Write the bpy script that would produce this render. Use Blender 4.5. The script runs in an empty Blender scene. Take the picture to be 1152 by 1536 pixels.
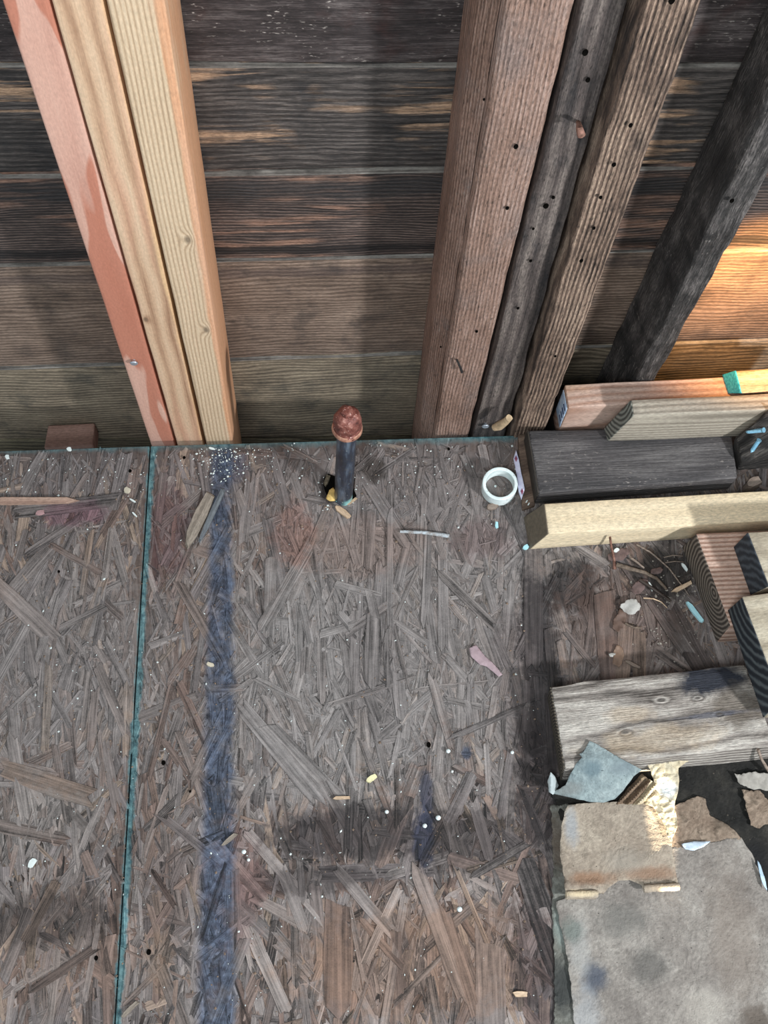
import bpy, bmesh, math, random
from mathutils import Vector, Matrix, noise
rnd = random.Random(7)
S = bpy.context.scene
COL = S.collection
# ------------------------------------------------------------------ camera
F = 2050.0                      # focal length in pixels of the 1152x1536 frame
R0 = Vector((0.9985, -0.0414, 0.0356)).normalized()          # camera right
R1 = Vector((-0.027, -0.9411, -0.337))
R2 = R0.cross(R1).normalized()                               # forward
R1 = R2.cross(R0).normalized()                               # down
def ray(px, py):
    return (R0 * ((px - 576) / F) + R1 * ((py - 768) / F) + R2)
CAM = -ray(500, 657) * 1.614    # the back edge of the floor under (500,657) is the origin
def Pz(px, py, z=0.0):
    d = ray(px, py); return CAM + d * ((z - CAM.z) / d.z)
def Py(px, py, y):
    d = ray(px, py); return CAM + d * ((y - CAM.y) / d.y)
cd = bpy.data.cameras.new('camera'); cam = bpy.data.objects.new('camera', cd); COL.objects.link(cam)
cd.sensor_fit = 'HORIZONTAL'; cd.sensor_width = 36; cd.lens = F / 1152 * 36; cd.clip_start = 0.02
M = Matrix((R0, -R1, -R2)).transposed().to_4x4(); M.translation = CAM
cam.matrix_world = M; S.camera = cam
# ------------------------------------------------------------------ light
S.view_settings.view_transform = 'Standard'; S.view_settings.look = 'None'
S.view_settings.gamma = 1; S.view_settings.use_curve_mapping = False
S.view_settings.exposure = 0.0
w = bpy.data.worlds.new('world'); S.world = w; w.use_nodes = True
w.node_tree.nodes['Background'].inputs[0].default_value = (0.80, 0.92, 1.0, 1)
w.node_tree.nodes['Background'].inputs[1].default_value = 0.50
def lamp(kind, name, loc, target, power, color, **k):
    l = bpy.data.lights.new(name, kind); l.energy = power; l.color = color
    for a, b in k.items(): setattr(l, a, b)
    o = bpy.data.objects.new(name, l); COL.objects.link(o); o.location = loc
    o.rotation_euler = (Vector(target) - Vector(loc)).to_track_quat('-Z', 'Y').to_euler()
    return o
lamp('AREA', 'overhead_work_light', (-0.35, -1.15, 2.2), (0, -0.25, 0), 29, (0.86, 0.95, 1.0), size=0.5)
lamp('AREA', 'side_work_light', (1.45, -1.32, 1.25), (0.0, 0.09, 0.20), 46, (0.93, 0.97, 1.0), size=0.12)
lamp('SPOT', 'warm_bay_lamp', tuple(Py(1190, 470, -0.035)), tuple(Py(1170, 410, 0.09)), 15, (1.0, 0.52, 0.17), spot_size=math.radians(84), spot_blend=0.9, shadow_soft_size=0.015)
_t = Pz(992, 1215, 0.012)
lamp('SPOT', 'chink_of_daylight', tuple(_t + Vector((0.03, -1.10, 0.24))), tuple(_t), 480, (1.0, 0.86, 0.62), spot_size=math.radians(2.0), spot_blend=0.45, shadow_soft_size=0.004)
# ------------------------------------------------------------------ node helpers
class NT:
    def __init__(s, name):
        s.m = bpy.data.materials.new(name); s.m.use_nodes = True
        s.t = s.m.node_tree; s.t.nodes.clear()
        s.out = s.n('ShaderNodeOutputMaterial'); s.b = s.n('ShaderNodeBsdfPrincipled')
        s.t.links.new(s.b.outputs[0], s.out.inputs[0])
    def n(s, k, **a):
        x = s.t.nodes.new(k)
        for p, v in a.items(): setattr(x, p, v)
        return x
    def put(s, sock, v):
        if v is None: return
        if isinstance(v, bpy.types.NodeSocket): s.t.links.new(v, sock)
        else:
            if isinstance(v, (tuple, list)) and len(v) == 3 and sock.type == 'RGBA': v = (*v, 1)
            sock.default_value = v
    def mth(s, op, a, b=None, c=None, clamp=False):
        x = s.n('ShaderNodeMath', operation=op); x.use_clamp = clamp
        s.put(x.inputs[0], a); s.put(x.inputs[1], b)
        if c is not None: s.put(x.inputs[2], c)
        return x.outputs[0]
    def vm(s, op, a, b=None):
        x = s.n('ShaderNodeVectorMath', operation=op); s.put(x.inputs[0], a); s.put(x.inputs[1], b)
        return x.outputs['Value'] if op in ('LENGTH', 'DISTANCE', 'DOT_PRODUCT') else x.outputs[0]
    def noise(s, v, scale=1, detail=4, rough=.55, dist=0):
        x = s.n('ShaderNodeTexNoise'); s.put(x.inputs['Vector'], v)
        x.inputs['Scale'].default_value = scale; x.inputs['Detail'].default_value = detail
        x.inputs['Roughness'].default_value = rough; x.inputs['Distortion'].default_value = dist
        return x.outputs[0]
    def mr(s, v, a, b, c=0.0, d=1.0, smooth=False):
        x = s.n('ShaderNodeMapRange'); x.interpolation_type = 'SMOOTHSTEP' if smooth else 'LINEAR'
        s.put(x.inputs[0], v)
        for i, q in enumerate((a, b, c, d)): x.inputs[i + 1].default_value = q
        return x.outputs[0]
    def mix(s, f, a, b, mode='MIX'):
        x = s.n('ShaderNodeMix', data_type='RGBA', blend_type=mode); s.put(x.inputs[0], f)
        s.put(x.inputs[6], a); s.put(x.inputs[7], b); return x.outputs[2]
    def ramp(s, f, stops):
        x = s.n('ShaderNodeValToRGB'); e = x.color_ramp.elements; s.put(x.inputs[0], f)
        for i, (p, c) in enumerate(stops):
            q = e[i] if i < 2 else e.new(p)
            q.position = p; q.color = (*c, 1)
        return x.outputs[0]
    def done(s, col, rough=.75, bump=None, bs=.3, bd=.001, metal=0, spec=.35):
        s.put(s.b.inputs['Base Color'], col); s.put(s.b.inputs['Roughness'], rough)
        s.b.inputs['Metallic'].default_value = metal; s.b.inputs['Specular IOR Level'].default_value = spec
        if bump is not None:
            x = s.n('ShaderNodeBump'); x.inputs['Strength'].default_value = bs; x.inputs['Distance'].default_value = bd
            s.put(x.inputs['Height'], bump); s.put(s.b.inputs['Normal'], x.outputs[0])
        return s.m
def c8(r, g, b):                 # sRGB 0-255 to linear
    return tuple(((v / 255) / 12.92 if v <= 10 else (((v / 255) + .055) / 1.055) ** 2.4) for v in (r, g, b))
def wood(name, dark, mid, light, freq=160, pith=(0.0, -0.06), wob=.006, fine=.35, ringw=.45, blot=.35,
         streak=None, streak_amt=0, stain=None, stain_amt=0, stain_t=(.52, .66), rough=.75, bs=.5, bd=.0012, band=None, sat=None, smear=None, pores=.0, flecks=0, knots=(), xs=1.0, ss=(7, 16, 6), micro=.30):
    t = NT(name); tc = t.n('ShaderNodeTexCoord'); oi = t.n('ShaderNodeObjectInfo')
    off = t.n('ShaderNodeCombineXYZ'); t.put(off.inputs[0], t.mth('MULTIPLY', oi.outputs['Random'], 37.0))
    p0 = tc.outputs['Object']; v = t.vm('ADD', p0, off.outputs[0])
    sp = t.n('ShaderNodeSeparateXYZ'); t.put(sp.inputs[0], p0)
    def sc(x, y, z=None): return t.vm('MULTIPLY', v, (x * xs, y, y if z is None else z))
    wn = t.noise(t.vm('MULTIPLY', v, (2.2 * xs ** .4, 9, 9)), 1, 3)
    dy = t.mth('SUBTRACT', sp.outputs[1], pith[0]); dz = t.mth('SUBTRACT', sp.outputs[2], pith[1])
    r = t.mth('SQRT', t.mth('ADD', t.mth('MULTIPLY', dy, dy), t.mth('MULTIPLY', dz, dz)))
    r = t.mth('ADD', r, t.mth('MULTIPLY', t.mth('SUBTRACT', wn, .5), wob * 4))
    kmask = None
    for (kx, ky, kr) in knots:   # knots: the rings bulge round them
        x = t.vm('LENGTH', t.vm('MULTIPLY', t.vm('SUBTRACT', p0, (kx, ky, 0)), (1 / kr / 2.2, 1 / kr, 0)))
        r = t.mth('ADD', r, t.mth('MULTIPLY', t.mth('POWER', 2.718, t.mth('MULTIPLY', t.mth('MULTIPLY', x, x), -.5)), .006))
        m = t.mr(x, 1.0, .35)
        kmask = m if kmask is None else t.mth('MAXIMUM', kmask, m)
    ring = t.mth('ADD', t.mth('MULTIPLY', t.mth('SINE', t.mth('MULTIPLY', r, freq * 6.283)), .5), .5)
    ring = t.mth('POWER', ring, .7)
    fn = t.noise(sc(14, 700), 1, 3, .6)
    bl = t.noise(sc(4, 22), 1, 4, .6)
    tot = t.mth('ADD', t.mth('MULTIPLY', t.mth('SUBTRACT', ring, .5), ringw),
                t.mth('ADD', t.mth('MULTIPLY', t.mth('SUBTRACT', fn, .5), fine * 2.2), t.mth('MULTIPLY', t.mth('SUBTRACT', bl, .5), blot * 2.2)))
    tot = t.mth('ADD', tot, .5, clamp=True)
    col = t.ramp(tot, [(0, dark), (1, light), (.5, mid)])
    if streak:
        s1 = t.noise(sc(2.6, 75), 1, 5, .6, .4); s2 = t.noise(sc(3, 10), 1, 2)
        m = t.mth('MULTIPLY', t.mr(s1, .50, .60), t.mr(s2, .47, .58))
        col = t.mix(t.mth('MULTIPLY', m, streak_amt), col, streak)
    if band:                     # (y centre, half width, colour, amount): worn or stained band along the piece
        for (yc, hw, bc, am) in band:
            d = t.mth('ABSOLUTE', t.mth('SUBTRACT', t.mth('ADD', sp.outputs[1], t.mth('MULTIPLY', t.mth('SUBTRACT', t.noise(sc(5, 30), 1, 5, .65), .5), hw * 3)), yc))
            col = t.mix(t.mth('MULTIPLY', t.mr(d, hw * 1.2, hw * .6), am), col, bc)
    if stain:
        s3 = t.noise(sc(ss[0], ss[1]), 1, ss[2], .62); m = t.mr(s3, *stain_t)
        col = t.mix(t.mth('MULTIPLY', m, stain_amt), col, stain)
    if smear:                    # (x, y, rx, ry, colour, amount) blotches
        nn = t.noise(v, 45, 5, .6)
        for (sx, sy, rx, ry, scx, am) in smear:
            d = t.vm('LENGTH', t.vm('MULTIPLY', t.vm('SUBTRACT', p0, (sx, sy, 0)), (1 / rx, 1 / ry, 0)))
            d = t.mth('ADD', d, t.mth('MULTIPLY', t.mth('SUBTRACT', nn, .5), 1.4))
            col = t.mix(t.mth('MULTIPLY', t.mr(d, 1.0, .55), am), col, scx)
    if kmask is not None: col = t.mix(t.mth('MULTIPLY', kmask, .85), col, tuple(q * .32 for q in mid))
    if pores:
        pn = t.noise(t.vm('MULTIPLY', v, (90, 420, 420)), 1, 2); col = t.mix(t.mth('MULTIPLY', t.mr(pn, .62, .70), pores), col, tuple(q * .25 for q in dark))
    if flecks:
        fl = t.noise(t.vm('MULTIPLY', v, (160, 330, 330)), 1, 3); fb = t.noise(sc(9, 18), 1, 3)
        col = t.mix(t.mth('MULTIPLY', t.mth('MULTIPLY', t.mr(fl, .60, .70), t.mr(fb, .48, .62)), flecks), col, c8(168, 158, 150))
    mn = t.noise(t.vm('MULTIPLY', v, (170, 520, 520)), 1, 4, .7)
    mv = t.mr(mn, .3, .7, 1 - micro, 1 + micro); mc = t.n('ShaderNodeCombineColor'); [t.put(mc.inputs[i], mv) for i in range(3)]
    col = t.mix(1.0, col, mc.outputs[0], 'MULTIPLY')
    h = t.mth('ADD', t.mth('MULTIPLY', ring, .5), t.mth('ADD', fn, t.mth('ADD', t.mth('MULTIPLY', bl, .5), t.mth('MULTIPLY', mn, .6))))
    return t.done(col, rough, h, bs, bd)
def plain(name, col, var=.25, scale=60, rough=.6, metal=0, bs=.3, col2=None, spec=.35, bd=.001):
    t = NT(name); tc = t.n('ShaderNodeTexCoord')
    n = t.noise(tc.outputs['Object'], scale, 5, .6)
    c = t.mix(t.mr(n, .35, .65), tuple(q * (1 - var) for q in col), col2 or tuple(min(1, q * (1 + var)) for q in col))
    return t.done(c, rough, n, bs, bd, metal, spec)
# ------------------------------------------------------------------ mesh helpers
def empty(name, loc=(0, 0, 0), parent=None):
    o = bpy.data.objects.new(name, None); COL.objects.link(o); o.location = loc; o.empty_display_size = .02
    if parent: o.parent = parent
    return o
def tag(o, label=None, cat=None, group=None, kind=None):
    if label: o['label'] = label
    if cat: o['category'] = cat
    if group: o['group'] = group
    if kind: o['kind'] = kind
    return o
def link(name, me, mat, parent=None, mtx=None, smooth=None):
    if mat and not me.materials: me.materials.append(mat)
    if smooth is not None:
        me.polygons.foreach_set('use_smooth', [True] * len(me.polygons)); me.set_sharp_from_angle(angle=math.radians(smooth))
    o = bpy.data.objects.new(name, me); COL.objects.link(o)
    if mtx is not None: o.matrix_world = mtx
    if parent:
        o.parent = parent
        o.matrix_parent_inverse = Matrix.Identity(4)
        if mtx is not None: o.matrix_basis = world_of(parent).inverted() @ mtx
    return o
def world_of(o):
    m = o.matrix_basis.copy()
    while o.parent: o = o.parent; m = o.matrix_basis @ m
    return m
def fromraw(name, v, f):
    me = bpy.data.meshes.new(name); me.from_pydata([tuple(q) for q in v], [], f); me.update(); return me
def vnoise(p, s, seed=0): return noise.noise(Vector((p[0] * s + seed * 7.13, p[1] * s + seed * 3.7, p[2] * s - seed)))
def hexa(name, top, bot, mat, parent=None, frame=None, nl=14, nw=4, nt=3, bev=.0012, rough=0.0, rscale=40, wane=0, seed=0):
    """a piece of timber from eight corners (top four, bottom four, world space).  Corner order: 0-1 runs along the grain.
    frame: matrix of the piece (local x = grain, z = out of the top face)."""
    top = [Vector(p) for p in top]; bot = [Vector(p) for p in bot]
    x = ((top[1] - top[0]) + (top[2] - top[3])).normalized()
    z = (sum(top, Vector()) / 4 - sum(bot, Vector()) / 4); y = z.cross(x).normalized(); z = x.cross(y).normalized()
    o = sum(top, Vector()) / 4
    Mx = Matrix((x, y, z)).transposed().to_4x4(); Mx.translation = o; inv = Mx.inverted()
    T = [inv @ p for p in top]; B = [inv @ p for p in bot]
    def lerp4(c, u, v): return (c[0] * (1 - u) + c[1] * u) * (1 - v) + (c[3] * (1 - u) + c[2] * u) * v
    def pos(u, v, w_): return lerp4(B, u, v) * (1 - w_) + lerp4(T, u, v) * w_
    L = (T[1] - T[0]).length; W = (T[3] - T[0]).length; H = (T[0] - B[0]).length
    def axis(n, size):
        e = min(.2, bev / max(size, 1e-4)); return [0] + [e + (1 - 2 * e) * i / n for i in range(n + 1)] + [1]
    U, V, WW = axis(nl, L), axis(nw, W), axis(nt, H)
    nu, nv, nw_ = len(U) - 1, len(V) - 1, len(WW) - 1
    idx = {}; verts = []; faces = []
    def vert(i, j, k):
        if (i, j, k) in idx: return idx[(i, j, k)]
        u, v, w_ = U[i], V[j], WW[k]; ends = sum(1 for q, m in ((i, nu), (j, nv), (k, nw_)) if q in (0, m))
        p = pos(u, v, w_)
        if ends >= 2:            # round the arrises
            c = pos(U[1] if i == 0 else U[nu - 1] if i == nu else u, V[1] if j == 0 else V[nv - 1] if j == nv else v, WW[1] if k == 0 else WW[nw_ - 1] if k == nw_ else w_)
            p = p.lerp(c, .32 if ends == 2 else .45)
        if rough:
            a = Vector((p.x * .35, p.y, p.z))
            d = Vector((vnoise(a, rscale, seed) * .4, vnoise(a, rscale, seed + 5), vnoise(a, rscale, seed + 9)))
            p = p + d * rough * (1.6 if ends >= 2 else 1)
        idx[(i, j, k)] = len(verts); verts.append(p); return idx[(i, j, k)]
    for i in range(nu):
        for j in range(nv):
            faces.append((vert(i, j, nw_), vert(i + 1, j, nw_), vert(i + 1, j + 1, nw_), vert(i, j + 1, nw_)))
            faces.append((vert(i, j, 0), vert(i, j + 1, 0), vert(i + 1, j + 1, 0), vert(i + 1, j, 0)))
        for k in range(nw_):
            faces.append((vert(i, 0, k), vert(i + 1, 0, k), vert(i + 1, 0, k + 1), vert(i, 0, k + 1)))
            faces.append((vert(i, nv, k), vert(i, nv, k + 1), vert(i + 1, nv, k + 1), vert(i + 1, nv, k)))
    for j in range(nv):
        for k in range(nw_):
            faces.append((vert(0, j, k), vert(0, j, k + 1), vert(0, j + 1, k + 1), vert(0, j + 1, k)))
            faces.append((vert(nu, j, k), vert(nu, j + 1, k), vert(nu, j + 1, k + 1), vert(nu, j, k + 1)))
    me = fromraw(name, verts, faces)
    bm = bmesh.new(); bm.from_mesh(me); bmesh.ops.recalc_face_normals(bm, faces=bm.faces); bm.to_mesh(me); bm.free()
    return link(name, me, mat, parent, Mx, smooth=50)
def flat_board(name, px, zt, zb, mat, botpx=None, **k):
    """board lying level: px = back-left, back-right, front-right, front-left of its top face"""
    T = [Pz(x, y, zt) for x, y in px][::1]
    if botpx: B = [Pz(x, y, zb) for x, y in botpx]
    else: B = [Vector((p.x, p.y, zb)) for p in T]
    return hexa(name, T[::-1][0:0] + [T[3], T[2], T[1], T[0]], [B[3], B[2], B[1], B[0]], mat, **k)
def tube(pts, rad, n=10, cap=True):
    pts = [Vector(p) for p in pts]; V = []; Fc = []
    for i, p in enumerate(pts):
        d = (pts[min(i + 1, len(pts) - 1)] - pts[max(i - 1, 0)]).normalized()
        a = d.orthogonal().normalized() if i == 0 else (a - d * a.dot(d)).normalized()
        b = d.cross(a); r = rad[i] if isinstance(rad, (list, tuple)) else rad
        for k in range(n):
            t = 2 * math.pi * k / n; V.append(p + a * math.cos(t) * r + b * math.sin(t) * r)
    for i in range(len(pts) - 1):
        for k in range(n):
            Fc.append((i * n + k, i * n + (k + 1) % n, (i + 1) * n + (k + 1) % n, (i + 1) * n + k))
    if cap: Fc.append(tuple(range(n))[::-1]); Fc.append(tuple((len(pts) - 1) * n + k for k in range(n)))
    return V, Fc
def lathe(prof, n=40, wob=None):
    V = []; Fc = []
    for i, (r, z) in enumerate(prof):
        for k in range(n):
            t = 2 * math.pi * k / n; rr = r * (1 + (wob(t, z) if wob else 0)); V.append(Vector((rr * math.cos(t), rr * math.sin(t), z)))
    for i in range(len(prof) - 1):
        for k in range(n):
            Fc.append((i * n + k, i * n + (k + 1) % n, (i + 1) * n + (k + 1) % n, (i + 1) * n + k))
    return V, Fc
def ragged(poly, amp, step, seed):
    out = []
    for i, a in enumerate(poly):
        b = poly[(i + 1) % len(poly)]; L = math.dist(a, b); n = max(1, int(L / step))
        for k in range(n):
            t = k / n; x = a[0] + (b[0] - a[0]) * t; y = a[1] + (b[1] - a[1]) * t
            j = amp * (vnoise((x, y, 0), .11, seed) + .6 * vnoise((x, y, 0), .4, seed + 3)) if k else 0
            nx, ny = (b[1] - a[1]) / (L + 1e-6), -(b[0] - a[0]) / (L + 1e-6)
            out.append((x + nx * j, y + ny * j))
    return out
def sheet(name, poly, zf, mat, amp=2.0, step=5, cell=9, thick=.0007, seed=0, parent=None, holes=(), smooth=60):
    """a loose sheet: outline in photograph pixels, carried to its real height zf(px, py) and given thickness"""
    bm = bmesh.new(); pts = ragged(poly, amp, step, seed)
    vs = [bm.verts.new((x, y, 0)) for x, y in pts]
    es = [bm.edges.new((vs[i], vs[(i + 1) % len(vs)])) for i in range(len(vs))]
    bmesh.ops.triangle_fill(bm, edges=es, use_beauty=True)
    x0, x1 = min(p[0] for p in pts), max(p[0] for p in pts); y0, y1 = min(p[1] for p in pts), max(p[1] for p in pts)
    for ax, a, b in ((0, x0, x1), (1, y0, y1)):
        n = int((b - a) / cell)
        for k in range(1, n + 1):
            co = Vector((0, 0, 0)); co[ax] = a + k * (b - a) / (n + 1) + .01
            no = Vector((0, 0, 0)); no[ax] = 1
            bmesh.ops.bisect_plane(bm, geom=bm.verts[:] + bm.edges[:] + bm.faces[:], plane_co=co, plane_no=no, dist=1e-4)
    for v in bm.verts:
        x, y = v.co.x, v.co.y; v.co = Pz(x, y, zf(x, y))
    bmesh.ops.recalc_face_normals(bm, faces=bm.faces)
    if sum(f.normal.z for f in bm.faces) < 0: bmesh.ops.reverse_faces(bm, faces=bm.faces)
    c = sum((v.co for v in bm.verts), Vector()) / len(bm.verts); c.z = min(v.co.z for v in bm.verts)
    for v in bm.verts: v.co -= c
    me = bpy.data.meshes.new(name); bm.to_mesh(me); bm.free()
    o = link(name, me, mat, parent, Matrix.Translation(c), smooth)
    md = o.modifiers.new('thickness', 'SOLIDIFY'); md.thickness = thick; md.offset = -1
    return o
def chip(name, px, py, L, W, H, ang, mat, z=0.0, seed=0, tilt=0.0, **k):
    """small irregular splinter / flake with faceted edges"""
    rr = random.Random(seed * 13 + 5); n = 9; V = []; Fc = []
    for lay in (0, 1):
        for i in range(n):
            t = 2 * math.pi * i / n; sq = 1 / max(abs(math.cos(t)), abs(math.sin(t))) ** .7
            q = 1 + rr.uniform(-.16, .16) if lay == 0 else q_[i]
            V.append(Vector((math.cos(t) * L / 2 * q * sq * (.92 if lay else 1), math.sin(t) * W / 2 * q * sq * (.88 if lay else 1), lay * H)))
        if lay == 0: q_ = [v.length / max(1e-6, Vector((math.cos(2 * math.pi * i / n) * L / 2, math.sin(2 * math.pi * i / n) * W / 2, 0)).length) / (1 / max(abs(math.cos(2 * math.pi * i / n)), abs(math.sin(2 * math.pi * i / n))) ** .7) for i, v in enumerate(V)]
    Fc = [tuple(range(n))[::-1], tuple(n + i for i in range(n))] + [(i, (i + 1) % n, n + (i + 1) % n, n + i) for i in range(n)]
    me = fromraw(name, V, Fc)
    p = Pz(px, py, z)
    mx = Matrix.Translation(p) @ Matrix.Rotation(math.radians(ang), 4, 'Z') @ Matrix.Rotation(tilt, 4, 'Y')
    return link(name, me, mat, None, mx)
# ------------------------------------------------------------------ floor materials (stains and the painted pipe-cap shadow sit at fixed places)
seamA, seamB = Pz(225, 672), Pz(172, 1536)
sd = (seamB - seamA).normalized(); sn = Vector((-sd.y, sd.x, 0))          # sn points towards +x
if sn.x < 0: sn = -sn
def floorpaint(t, col):
    g = t.n('ShaderNodeNewGeometry'); P = g.outputs['Position']
    n1 = t.noise(P, 38, 5, .65); n2 = t.noise(P, 160, 4, .6); n3 = t.noise(P, 9, 3, .5)
    nn = t.mth('ADD', t.mth('SUBTRACT', n1, .5), t.mth('MULTIPLY', t.mth('SUBTRACT', n2, .5), .5))
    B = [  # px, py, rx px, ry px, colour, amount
        (640, 900, 330, 330, c8(130, 124, 121), .60), (100, 1000, 190, 200, c8(126, 119, 116), .5), (480, 1050, 200, 220, c8(134, 128, 125), .55),
        (560, 720, 400, 90, c8(108, 98, 96), .40), (120, 710, 150, 60, c8(104, 98, 98), .40),
        (250, 800, 40, 100, c8(92, 58, 60), .45), (110, 770, 60, 24, c8(112, 72, 84), .5), (540, 820, 130, 55, c8(124, 98, 86), .40),
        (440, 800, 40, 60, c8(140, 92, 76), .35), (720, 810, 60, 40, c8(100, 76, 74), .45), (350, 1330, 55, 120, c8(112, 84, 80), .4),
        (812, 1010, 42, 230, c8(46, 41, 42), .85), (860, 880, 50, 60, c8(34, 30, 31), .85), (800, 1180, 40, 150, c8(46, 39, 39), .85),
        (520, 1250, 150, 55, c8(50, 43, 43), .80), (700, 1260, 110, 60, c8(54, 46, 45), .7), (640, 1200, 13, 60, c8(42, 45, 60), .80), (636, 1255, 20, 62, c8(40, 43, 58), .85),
        (560, 705, 22, 26, c8(56, 48, 43), .8), (930, 930, 110, 100, c8(84, 64, 55), .6), (1000, 860, 60, 50, c8(42, 38, 36), .85), (1000, 960, 45, 40, c8(70, 62, 58), .5),  # first patch: soft shadow of the pipe cap, painted in
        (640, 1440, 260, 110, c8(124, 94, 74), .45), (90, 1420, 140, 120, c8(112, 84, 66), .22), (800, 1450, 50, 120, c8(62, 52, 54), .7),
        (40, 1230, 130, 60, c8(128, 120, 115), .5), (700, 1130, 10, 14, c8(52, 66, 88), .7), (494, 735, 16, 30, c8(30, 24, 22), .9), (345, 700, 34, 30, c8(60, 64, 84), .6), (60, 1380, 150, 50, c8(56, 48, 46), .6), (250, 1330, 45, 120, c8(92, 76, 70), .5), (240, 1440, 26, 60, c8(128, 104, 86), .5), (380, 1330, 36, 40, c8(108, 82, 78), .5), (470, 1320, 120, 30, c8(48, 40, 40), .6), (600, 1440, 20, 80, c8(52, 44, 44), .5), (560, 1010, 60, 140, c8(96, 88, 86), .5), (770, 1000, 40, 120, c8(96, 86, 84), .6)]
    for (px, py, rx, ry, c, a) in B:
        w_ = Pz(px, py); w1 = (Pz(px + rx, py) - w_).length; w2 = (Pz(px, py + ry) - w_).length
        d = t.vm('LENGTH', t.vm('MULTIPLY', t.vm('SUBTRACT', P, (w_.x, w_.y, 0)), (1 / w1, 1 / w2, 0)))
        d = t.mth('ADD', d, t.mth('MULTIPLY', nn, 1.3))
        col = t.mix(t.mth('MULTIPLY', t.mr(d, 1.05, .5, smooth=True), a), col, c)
    # blue painted stripe
    a, b = Pz(333, 672), Pz(324, 1536); dd = (b - a).normalized(); q = Vector((dd.y, -dd.x, 0))
    s = t.vm('DOT_PRODUCT', t.vm('SUBTRACT', P, tuple(a)), tuple(q))
    sp = t.n('ShaderNodeSeparateXYZ'); t.put(sp.inputs[0], P)
    wdt = t.mr(sp.outputs[1], 0, -.66, .0135, .023)
    d = t.mth('DIVIDE', t.mth('ABSOLUTE', t.mth('ADD', s, t.mth('MULTIPLY', nn, .014))), wdt)
    col = t.mix(t.mth('MULTIPLY', t.mr(d, 1.15, .55, smooth=True), t.mth('MULTIPLY', t.mr(n1, .30, .55, .45, .92), 1.0)), col, t.mix(t.mr(n2, .3, .7), c8(34, 40, 56), c8(88, 98, 116)))
    # teal sealer along the seam and along the back edge
    s2 = t.vm('DOT_PRODUCT', t.vm('SUBTRACT', P, tuple(seamA)), tuple(sn))
    d2 = t.mth('ADD', t.mth('ABSOLUTE', t.mth('SUBTRACT', s2, .0028)), t.mth('MULTIPLY', nn, .011))
    teal = t.mix(t.mr(n2, .35, .65), c8(44, 84, 92), c8(108, 146, 148))
    col = t.mix(t.mth('MULTIPLY', t.mr(d2, .0052, .0026), .85), col, teal)
    d3 = t.mth('ADD', t.mth('MULTIPLY', sp.outputs[1], -1), t.mth('MULTIPLY', nn, .016))
    be = t.mth('MULTIPLY', t.mr(d3, .0120, .0030), t.mr(n3, .35, .6, .55, .95))
    col = t.mix(be, col, teal)
    return col, n1, n2
def strand_mat():
    t = NT('osb_strand'); uv = t.n('ShaderNodeUVMap'); oi = t.n('ShaderNodeObjectInfo'); at = t.n('ShaderNodeAttribute'); at.attribute_name = 'rnd'
    r = t.mth('FRACT', t.mth('ADD', at.outputs['Fac'], t.mth('MULTIPLY', oi.outputs['Random'], 5.7)))
    r2 = t.mth('FRACT', t.mth('MULTIPLY', r, 17.3))
    off = t.n('ShaderNodeCombineXYZ'); t.put(off.inputs[0], t.mth('MULTIPLY', r, 50.0)); t.put(off.inputs[2], t.mth('MULTIPLY', r, 9.0))
    v = t.vm('ADD', uv.outputs[0], off.outputs[0])
    g1 = t.noise(t.vm('MULTIPLY', v, (18, 650, 1)), 1, 3, .6); g2 = t.noise(t.vm('MULTIPLY', v, (14, 150, 1)), 1, 3, .5, .3)
    base = t.ramp(r, [(0, c8(90, 79, 75)), (1, c8(140, 122, 108)), (.18, c8(122, 113, 109)), (.36, c8(104, 95, 93)), (.55, c8(130, 120, 115)), (.72, c8(116, 101, 94)), (.88, c8(108, 89, 81))])
    wp_ = t.n('ShaderNodeNewGeometry'); sy_ = t.n('ShaderNodeSeparateXYZ'); t.put(sy_.inputs[0], wp_.outputs['Position']); vary = t.mr(sy_.outputs[1], -.36, -.46, .28, .85)
    gg = t.mth('ADD', t.mth('MULTIPLY', t.mth('SUBTRACT', g1, .5), 1.9), t.mth('MULTIPLY', t.mth('SUBTRACT', g2, .5), 2.0))
    val = t.mth('ADD', t.mth('ADD', .92, gg), t.mth('MULTIPLY', t.mth('SUBTRACT', r2, .5), vary))
    wn_ = t.n('ShaderNodeNewGeometry'); mm = t.noise(wn_.outputs['Position'], 700, 3, .7); m2 = t.noise(wn_.outputs['Position'], 120, 5, .7)
    val = t.mth('ADD', val, t.mth('ADD', t.mth('MULTIPLY', t.mth('SUBTRACT', mm, .5), .9), t.mth('MULTIPLY', t.mth('SUBTRACT', m2, .5), .9)))
    val = t.mth('MAXIMUM', val, .14)
    c = t.n('ShaderNodeCombineColor'); [t.put(c.inputs[i], val) for i in range(3)]
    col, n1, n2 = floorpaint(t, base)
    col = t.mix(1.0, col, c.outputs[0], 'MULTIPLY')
    h = t.mth('ADD', g1, g2)
    return t.done(col, .7, h, .8, .0014, spec=.3)
def panel_mat():
    t = NT('osb_panel'); g = t.n('ShaderNodeNewGeometry'); P = g.outputs['Position']
    a = t.noise(t.vm('MULTIPLY', P, (260, 30, 1)), 1, 4, .6, 1.0); b = t.noise(t.vm('MULTIPLY', P, (60, 140, 1)), 1, 4, .6, 1.0)
    col = t.ramp(t.mth('ADD', t.mth('MULTIPLY', a, .6), t.mth('MULTIPLY', b, .4)), [(.3, c8(52, 42, 38)), (.7, c8(112, 96, 88))])
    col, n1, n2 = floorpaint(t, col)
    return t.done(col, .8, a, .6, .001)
M_STR = strand_mat(); M_PAN = panel_mat()
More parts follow.
